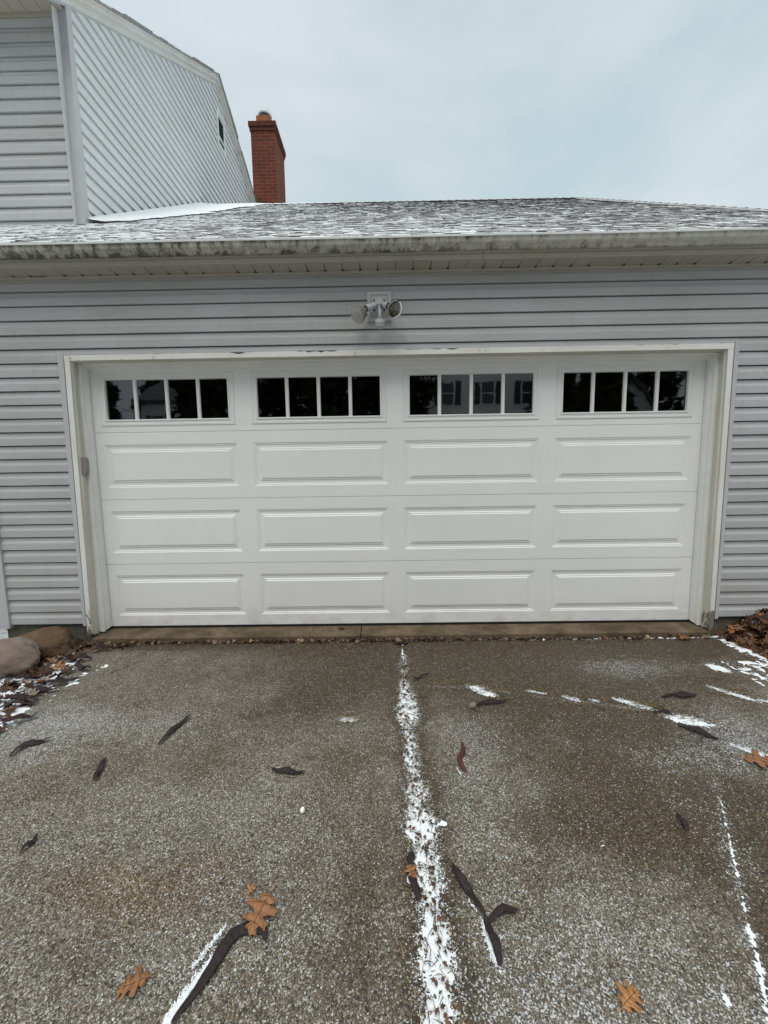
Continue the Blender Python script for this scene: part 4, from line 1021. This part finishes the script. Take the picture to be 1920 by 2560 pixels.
pod([(1.955,-2.125),(1.943,-2.100),(1.905,-2.088),(1.868,-2.098),(1.846,-2.13),(1.832,-2.175),(1.812,-2.225),(1.775,-2.285)],.030,'large curved dark pod at the bottom, touching the orange leaf',seed=18,twist=.15,n=70,lift=.006)
LP=[([(.300,-.703),(.20,-.765),(.10,-.79),(.0,-.80)],'long dark pod reaching from the left bed onto the slab'),([(.285,-.605),(.21,-.585),(.13,-.56)],'dark pod at the corner of the left bed below the boulder'),
([(.10,-.64),(.0,-.70),(-.12,-.72)],'dark pod half buried in snow below the pink boulder'),([(.02,-.88),(.12,-.86),(.26,-.83)],'dark pod lying flat across the left bed snow'),([(-.05,-.93),(.07,-.95),(.2,-.90)],'dark pod second from the front of the left bed'),
([(.05,-1.06),(.14,-1.0),(.25,-.97)],'dark pod at the front left corner of the bed'),([(-.02,-.45),(.08,-.47),(.16,-.43)],'short dark pod right of the brown boulder'),([(.05,-.34),(.12,-.30),(.2,-.27)],'dark pod against the litter right of the brown boulder'),
([(.2,-1.2),(.30,-1.14),(.36,-1.08)],'dark pod on frosted snow at the left frame edge')]
for i,(p,l) in enumerate(LP): o=pod(p,.030,l,seed=30+i,twist=.5,lift=.02); o.location.z+=.012
# pebble
def rock(name,loc,size,mat,label,cat,seed,sub=4,amp=.16,flat=.0,group=None,rot=0):
    import bmesh
    bm=bmesh.new(); bmesh.ops.create_icosphere(bm,subdivisions=sub,radius=1)
    for v in bm.verts:
        d=v.co.normalized(); n=mn.noise(d*1.1+Vector((seed,0,0)))*amp*2+mn.noise(d*2.6+Vector((0,seed,0)))*amp*.7+mn.noise(d*7+Vector((0,0,seed)))*amp*.32+mn.noise(d*19+Vector((0,0,seed)))*amp*.12
        # planed facets
        f=1+n
        for q in ((.5,-.7,.5),(-.6,-.5,.6),(.1,-.9,-.2),(.8,.1,.6),(0,0,1)):
            qv=Vector(q).normalized(); t=d.dot(qv)*f
            if t>.84: f*=.84/t*.5+.5
        v.co=d*f
        v.co=Vector((v.co.x*size[0],v.co.y*size[1],v.co.z*size[2]))
    me=bpy.data.meshes.new(name); bm.to_mesh(me); bm.free(); me.materials.append(mat); me.polygons.foreach_set('use_smooth',[True]*len(me.polygons))
    o=bpy.data.objects.new(name,me); COL.objects.link(o); o.location=loc; o.rotation_euler=(0,0,rot); return tag(o,label,cat,group)
rock('boulder',(-.285,-.325,.005),(.205,.15,.115),M['rock_brown'],'ochre brown boulder against the foundation left of the garage door','boulder',3.3,5,.14,rot=.1)
rock('boulder',(-.345,-.60,.015),(.215,.19,.135),M['rock_pink'],'pinkish grey boulder at the left frame edge in front of the brown one','boulder',8.1,5,.12,rot=.4)
rock('pebble',(1.968,-1.697,ZD+.008),(.010,.013,.010),M['white_stone'],'single white pebble on the left slab','pebble',2.0,2,.1)
rock('pebble',(2.79,-1.035,ZD+.012),(.022,.018,.016),M['rock_pink'],'small grey stone next to the pod right of the crack','pebble',5.0,3,.2)

# ================================================================ ACROSS THE STREET (mirrored in the door windows)
def m_sid2(base):
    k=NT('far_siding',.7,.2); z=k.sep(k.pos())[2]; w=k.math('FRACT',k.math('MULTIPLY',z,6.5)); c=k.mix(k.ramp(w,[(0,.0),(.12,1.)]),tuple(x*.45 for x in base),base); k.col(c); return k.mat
M['far_white']=m_sid2((.80,.82,.83)); M['far_grey']=m_sid2((.36,.38,.38)); M['far_roof']=m_plain('far_roof',(.10,.10,.105),.9,.1,.3,2)
M['far_shutter']=m_plain('far_shutter',(.035,.045,.05)); M['far_glass']=m_plain('far_window',(.06,.07,.08),.2,.5)
def far_house(cx,cy,w,d,h,roofh,mat,label,gable=False,cols=4):
    t=thing('house',label,'house',(cx,cy,-.15))
    mb=MB(); x0,x1=cx-w/2,cx+w/2; y0,y1=cy-d,cy
    mb.quad((x0,y1,-.2),(x1,y1,-.2),(x1,y1,h),(x0,y1,h)); mb.quad((x0,y0,-.2),(x0,y1,-.2),(x0,y1,h),(x0,y0,h)); mb.quad((x1,y0,-.2),(x1,y1,-.2),(x1,y1,h),(x1,y0,h)); mb.quad((x0,y0,-.2),(x1,y0,-.2),(x1,y0,h),(x0,y0,h))
    if gable: mb.poly([(x0,y1,h),(x1,y1,h),((x0+x1)/2,y1,h+roofh)])
    mb.build('wall',mat,t)
    mb=MB(); e=.4; ym=(y0+y1)/2; xm=(x0+x1)/2
    if gable:
        mb.hexa([(x0-e,y0,h-.25),(x0-e,y1+e,h-.25),(x0-e,y1+e,h-.1),(x0-e,y0,h-.1),(xm,y0,h+roofh),(xm,y1+e,h+roofh),(xm,y1+e,h+roofh+.2),(xm,y0,h+roofh+.2)]); mb.hexa([(x1+e,y0,h-.25),(x1+e,y1+e,h-.25),(x1+e,y1+e,h-.1),(x1+e,y0,h-.1),(xm,y0,h+roofh),(xm,y1+e,h+roofh),(xm,y1+e,h+roofh+.2),(xm,y0,h+roofh+.2)])
    else:
        mb.quad((x0-e,y1+e,h),(x1+e,y1+e,h),(x1+e,ym,h+roofh),(x0-e,ym,h+roofh)); mb.quad((x0-e,y0-e,h),(x1+e,y0-e,h),(x1+e,ym,h+roofh),(x0-e,ym,h+roofh)); mb.box(x0-e,x1+e,y1,y1+e,h-.2,h-.02)
    mb.build('roof',M['far_roof'],t)
    for r_ in range(2):
        for c_ in range(cols):
            wx=lerp(x0,x1,(c_+.5)/cols); wz=.9+r_*(h-.3)/2*1.02; 
            mb=MB(); mb.box(wx-.52,wx+.52,y1,y1+.06,wz-.08,wz+1.58); wn=mb.build('window',M['white_vinyl'],t)
            mb=MB(); mb.box(wx-.42,wx+.42,y1+.06,y1+.075,wz,wz+.71); mb.box(wx-.42,wx+.42,y1+.06,y1+.075,wz+.79,wz+1.5); o=mb.build('pane',M['far_glass'],t); o.parent=wn; o.matrix_parent_inverse=Matrix.Identity(4)
            for sa in (-.95,.56):
                mb=MB(); mb.box(wx+sa,wx+sa+.39,y1,y1+.05,wz-.02,wz+1.55); o=mb.build('shutter',M['far_shutter'],t); o.parent=wn; o.matrix_parent_inverse=Matrix.Identity(4)
far_house(9.6,-25,8.6,8,10.2,2.5,M['far_white'],'tall white sided house across the street, mirrored in the third door window',cols=3)
far_house(-12.6,-27,8.0,8,6.9,2.6,M['far_white'],'white house across the street, mirrored in the first door window',cols=3)
far_house(22.4,-31,7.0,8,6.0,4.0,M['far_grey'],'grey gabled house across the street, mirrored in the fourth door window',gable=True,cols=3)
k=NT('dark_needles',.8,.1); n=k.noise(k.pos(),1.3,3); k.col(k.mix(n,(.012,.016,.010),(.045,.045,.030))); M['needle']=k.mat
def tree(cx,cy,h,w,seed,label,n=2600):
    t=thing('tree',label,'tree',(cx,cy,-.15),'trees across the street'); r=random.Random(seed)
    mb=MB(); mb.tube([(cx,cy,-.2),(cx+.1,cy,h*.4),(cx,cy+.1,h*.8),(cx,cy,h)],[.28,.22,.10,.02],8)
    for i in range(16):
        z=h*(.18+.045*i); a=r.uniform(0,6.3); l=w*.5*(1-z/h*.7); mb.tube([(cx,cy,z),(cx+math.cos(a)*l*.6,cy+math.sin(a)*l*.6,z+.3*l),(cx+math.cos(a)*l,cy+math.sin(a)*l,z+.45*l)],[.07,.04,.01],5)
    mb.build('trunk',M['twig'],t)
    mb=MB()
    for i in range(n):
        z=h*(.10+.90*r.random()**.9); rad_=w*.5*(1.05-(z/h)**1.6)*(.75+.35*nz(z*.7,seed)); a=r.uniform(0,6.3); q=math.sqrt(r.random())*max(.2,rad_)*(.8+.3*nz(a*1.5,z*.5,seed))
        c=Vector((cx+math.cos(a)*q,cy+math.sin(a)*q,z)); s=r.uniform(.22,.5)
        u=Vector((r.gauss(0,1),r.gauss(0,1),r.gauss(0,.6))).normalized()*s; v=u.cross(Vector((r.gauss(0,1),r.gauss(0,1),r.gauss(0,1)))).normalized()*s*.6
        mb.poly([c-u,c+v,c+u*1.1,c-v*.8])
    mb.build('crown',M['needle'],t)
tr=[(-15.6,-21,13,5),(-19.5,-22,13,8),(-23,-28,16,9),(-8.0,-19,13,6),(-5.5,-27,15,8),(-1.0,-24,15,8),(3.6,-22,15,7.5),(1.5,-31,16,9),(13.5,-17,14,4.5),(13.2,-22,15,5),(25.5,-24,15,6),(19.5,-38,19,10),(11,-38,18,11),(-12,-38,18,11),(-20,-36,17,10),(27,-33,16,10),(5.5,-38,18,10),(-5,-38,17,10)]
names=['slim dark evergreen mirrored in the leftmost pane of the first door window','evergreen nearest the street at its left end','evergreen left of the white house, mirrored in the first window','dark tree right of the white house across the street','tall dark tree behind the street opposite','dense evergreen opposite the garage door','dark evergreen nearest the tall white house','tree far behind the evergreens opposite','slim dark tree beside the tall white house','bushy evergreen right of the tall white house','dark tree right of the grey gabled house','tall tree behind the grey gabled house','tall tree behind the tall white house','tree behind the white house opposite','far tree at the left end of the street','far tree at the right end of the street','tree filling the gap behind the evergreens','back-row tree left of the evergreens']
for i,(a,b,h,w) in enumerate(tr): tree(a,b,h,w,i+2,names[i])

# fix parenting of grand-children: all mesh data is in world coordinates
bpy.context.view_layer.update()
for o in list(COL.objects):
    if o.type=='MESH' and o.parent is not None:
        o.matrix_parent_inverse=Matrix.Identity(4); top=o.parent
        if top.type=='MESH':            # sub-part: parent sits at the root's offset with inverse already applied
            o.matrix_parent_inverse=Matrix.Identity(4)
        else:
            o.matrix_parent_inverse=Matrix.Translation(top.location).inverted()

# ================================================================ LIGHT, SKY, CAMERA
SUN_EL,SUN_AZ=rad(64),rad(195)      # high, behind the camera, a little to the left
w=bpy.data.worlds.new('World'); sc.world=w; w.use_nodes=True; t=w.node_tree; bg=t.nodes['Background']
sky=t.nodes.new('ShaderNodeTexSky'); sky.sky_type='NISHITA'; sky.sun_disc=False; sky.sun_elevation=SUN_EL; sky.sun_rotation=SUN_AZ
def N(ty,**kw):
    n=t.nodes.new(ty)
    for k_,v in kw.items(): setattr(n,k_,v)
    return n
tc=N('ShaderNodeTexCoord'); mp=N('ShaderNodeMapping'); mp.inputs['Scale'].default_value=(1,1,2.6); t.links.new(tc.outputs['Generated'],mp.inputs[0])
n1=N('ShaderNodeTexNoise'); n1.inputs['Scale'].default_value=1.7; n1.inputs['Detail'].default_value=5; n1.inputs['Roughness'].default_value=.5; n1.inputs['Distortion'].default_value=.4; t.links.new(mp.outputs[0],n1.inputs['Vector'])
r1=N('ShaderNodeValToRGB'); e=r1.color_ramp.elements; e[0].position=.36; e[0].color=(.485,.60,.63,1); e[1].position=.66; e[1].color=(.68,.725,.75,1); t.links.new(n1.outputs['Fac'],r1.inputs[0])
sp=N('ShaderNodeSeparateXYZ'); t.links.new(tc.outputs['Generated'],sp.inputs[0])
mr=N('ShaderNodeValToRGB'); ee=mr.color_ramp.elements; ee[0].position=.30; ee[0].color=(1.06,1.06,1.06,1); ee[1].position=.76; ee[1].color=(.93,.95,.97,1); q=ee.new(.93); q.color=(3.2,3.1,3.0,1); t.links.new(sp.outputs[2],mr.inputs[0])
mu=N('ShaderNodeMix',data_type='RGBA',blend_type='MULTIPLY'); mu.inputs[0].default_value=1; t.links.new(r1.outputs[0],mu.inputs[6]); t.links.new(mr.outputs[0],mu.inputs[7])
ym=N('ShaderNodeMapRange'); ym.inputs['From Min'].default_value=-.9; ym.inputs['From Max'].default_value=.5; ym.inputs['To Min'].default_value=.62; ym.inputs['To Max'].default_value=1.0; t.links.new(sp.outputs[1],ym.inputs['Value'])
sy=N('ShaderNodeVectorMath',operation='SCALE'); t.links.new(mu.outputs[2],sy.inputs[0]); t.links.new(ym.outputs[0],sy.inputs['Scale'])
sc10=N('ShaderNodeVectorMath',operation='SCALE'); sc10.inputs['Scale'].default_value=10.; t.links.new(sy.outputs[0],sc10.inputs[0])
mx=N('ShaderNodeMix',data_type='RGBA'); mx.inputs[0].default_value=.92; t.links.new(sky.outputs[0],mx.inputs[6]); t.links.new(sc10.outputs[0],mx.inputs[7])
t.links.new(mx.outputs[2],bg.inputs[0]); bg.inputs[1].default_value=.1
sl=bpy.data.lights.new('sun','SUN'); sl.energy=1.7; sl.angle=rad(50); sl.color=(1,.95,.88)
so=bpy.data.objects.new('sun',sl); COL.objects.link(so)
dirv=Vector((math.sin(SUN_AZ)*math.cos(SUN_EL),math.cos(SUN_AZ)*math.cos(SUN_EL),math.sin(SUN_EL)))
so.rotation_euler=dirv.to_track_quat('Z','Y').to_euler(); so.location=(0,-10,20)

cd=bpy.data.cameras.new('camera'); cam=bpy.data.objects.new('camera',cd); COL.objects.link(cam); sc.camera=cam
r_=Vector((.999867,.00708,-.014705)); u_=Vector((.013875,.10565,.994307)); f_=Vector((-.008593,.994378,-.105538))
mat=Matrix.Identity(4)
for i in range(3): mat[i][0]=r_[i]; mat[i][1]=u_[i]; mat[i][2]=-f_[i]
mat.translation=Vector((2.32102,-3.07895,1.26302)); cam.matrix_world=mat
cd.sensor_fit='HORIZONTAL'; cd.sensor_width=36; cd.lens=17.9588; cd.clip_start=.02; cd.clip_end=800
sc.render.resolution_x=768; sc.render.resolution_y=1024
sc.view_settings.view_transform='Standard'; sc.view_settings.look='None'; sc.view_settings.exposure=0.20; sc.view_settings.gamma=1
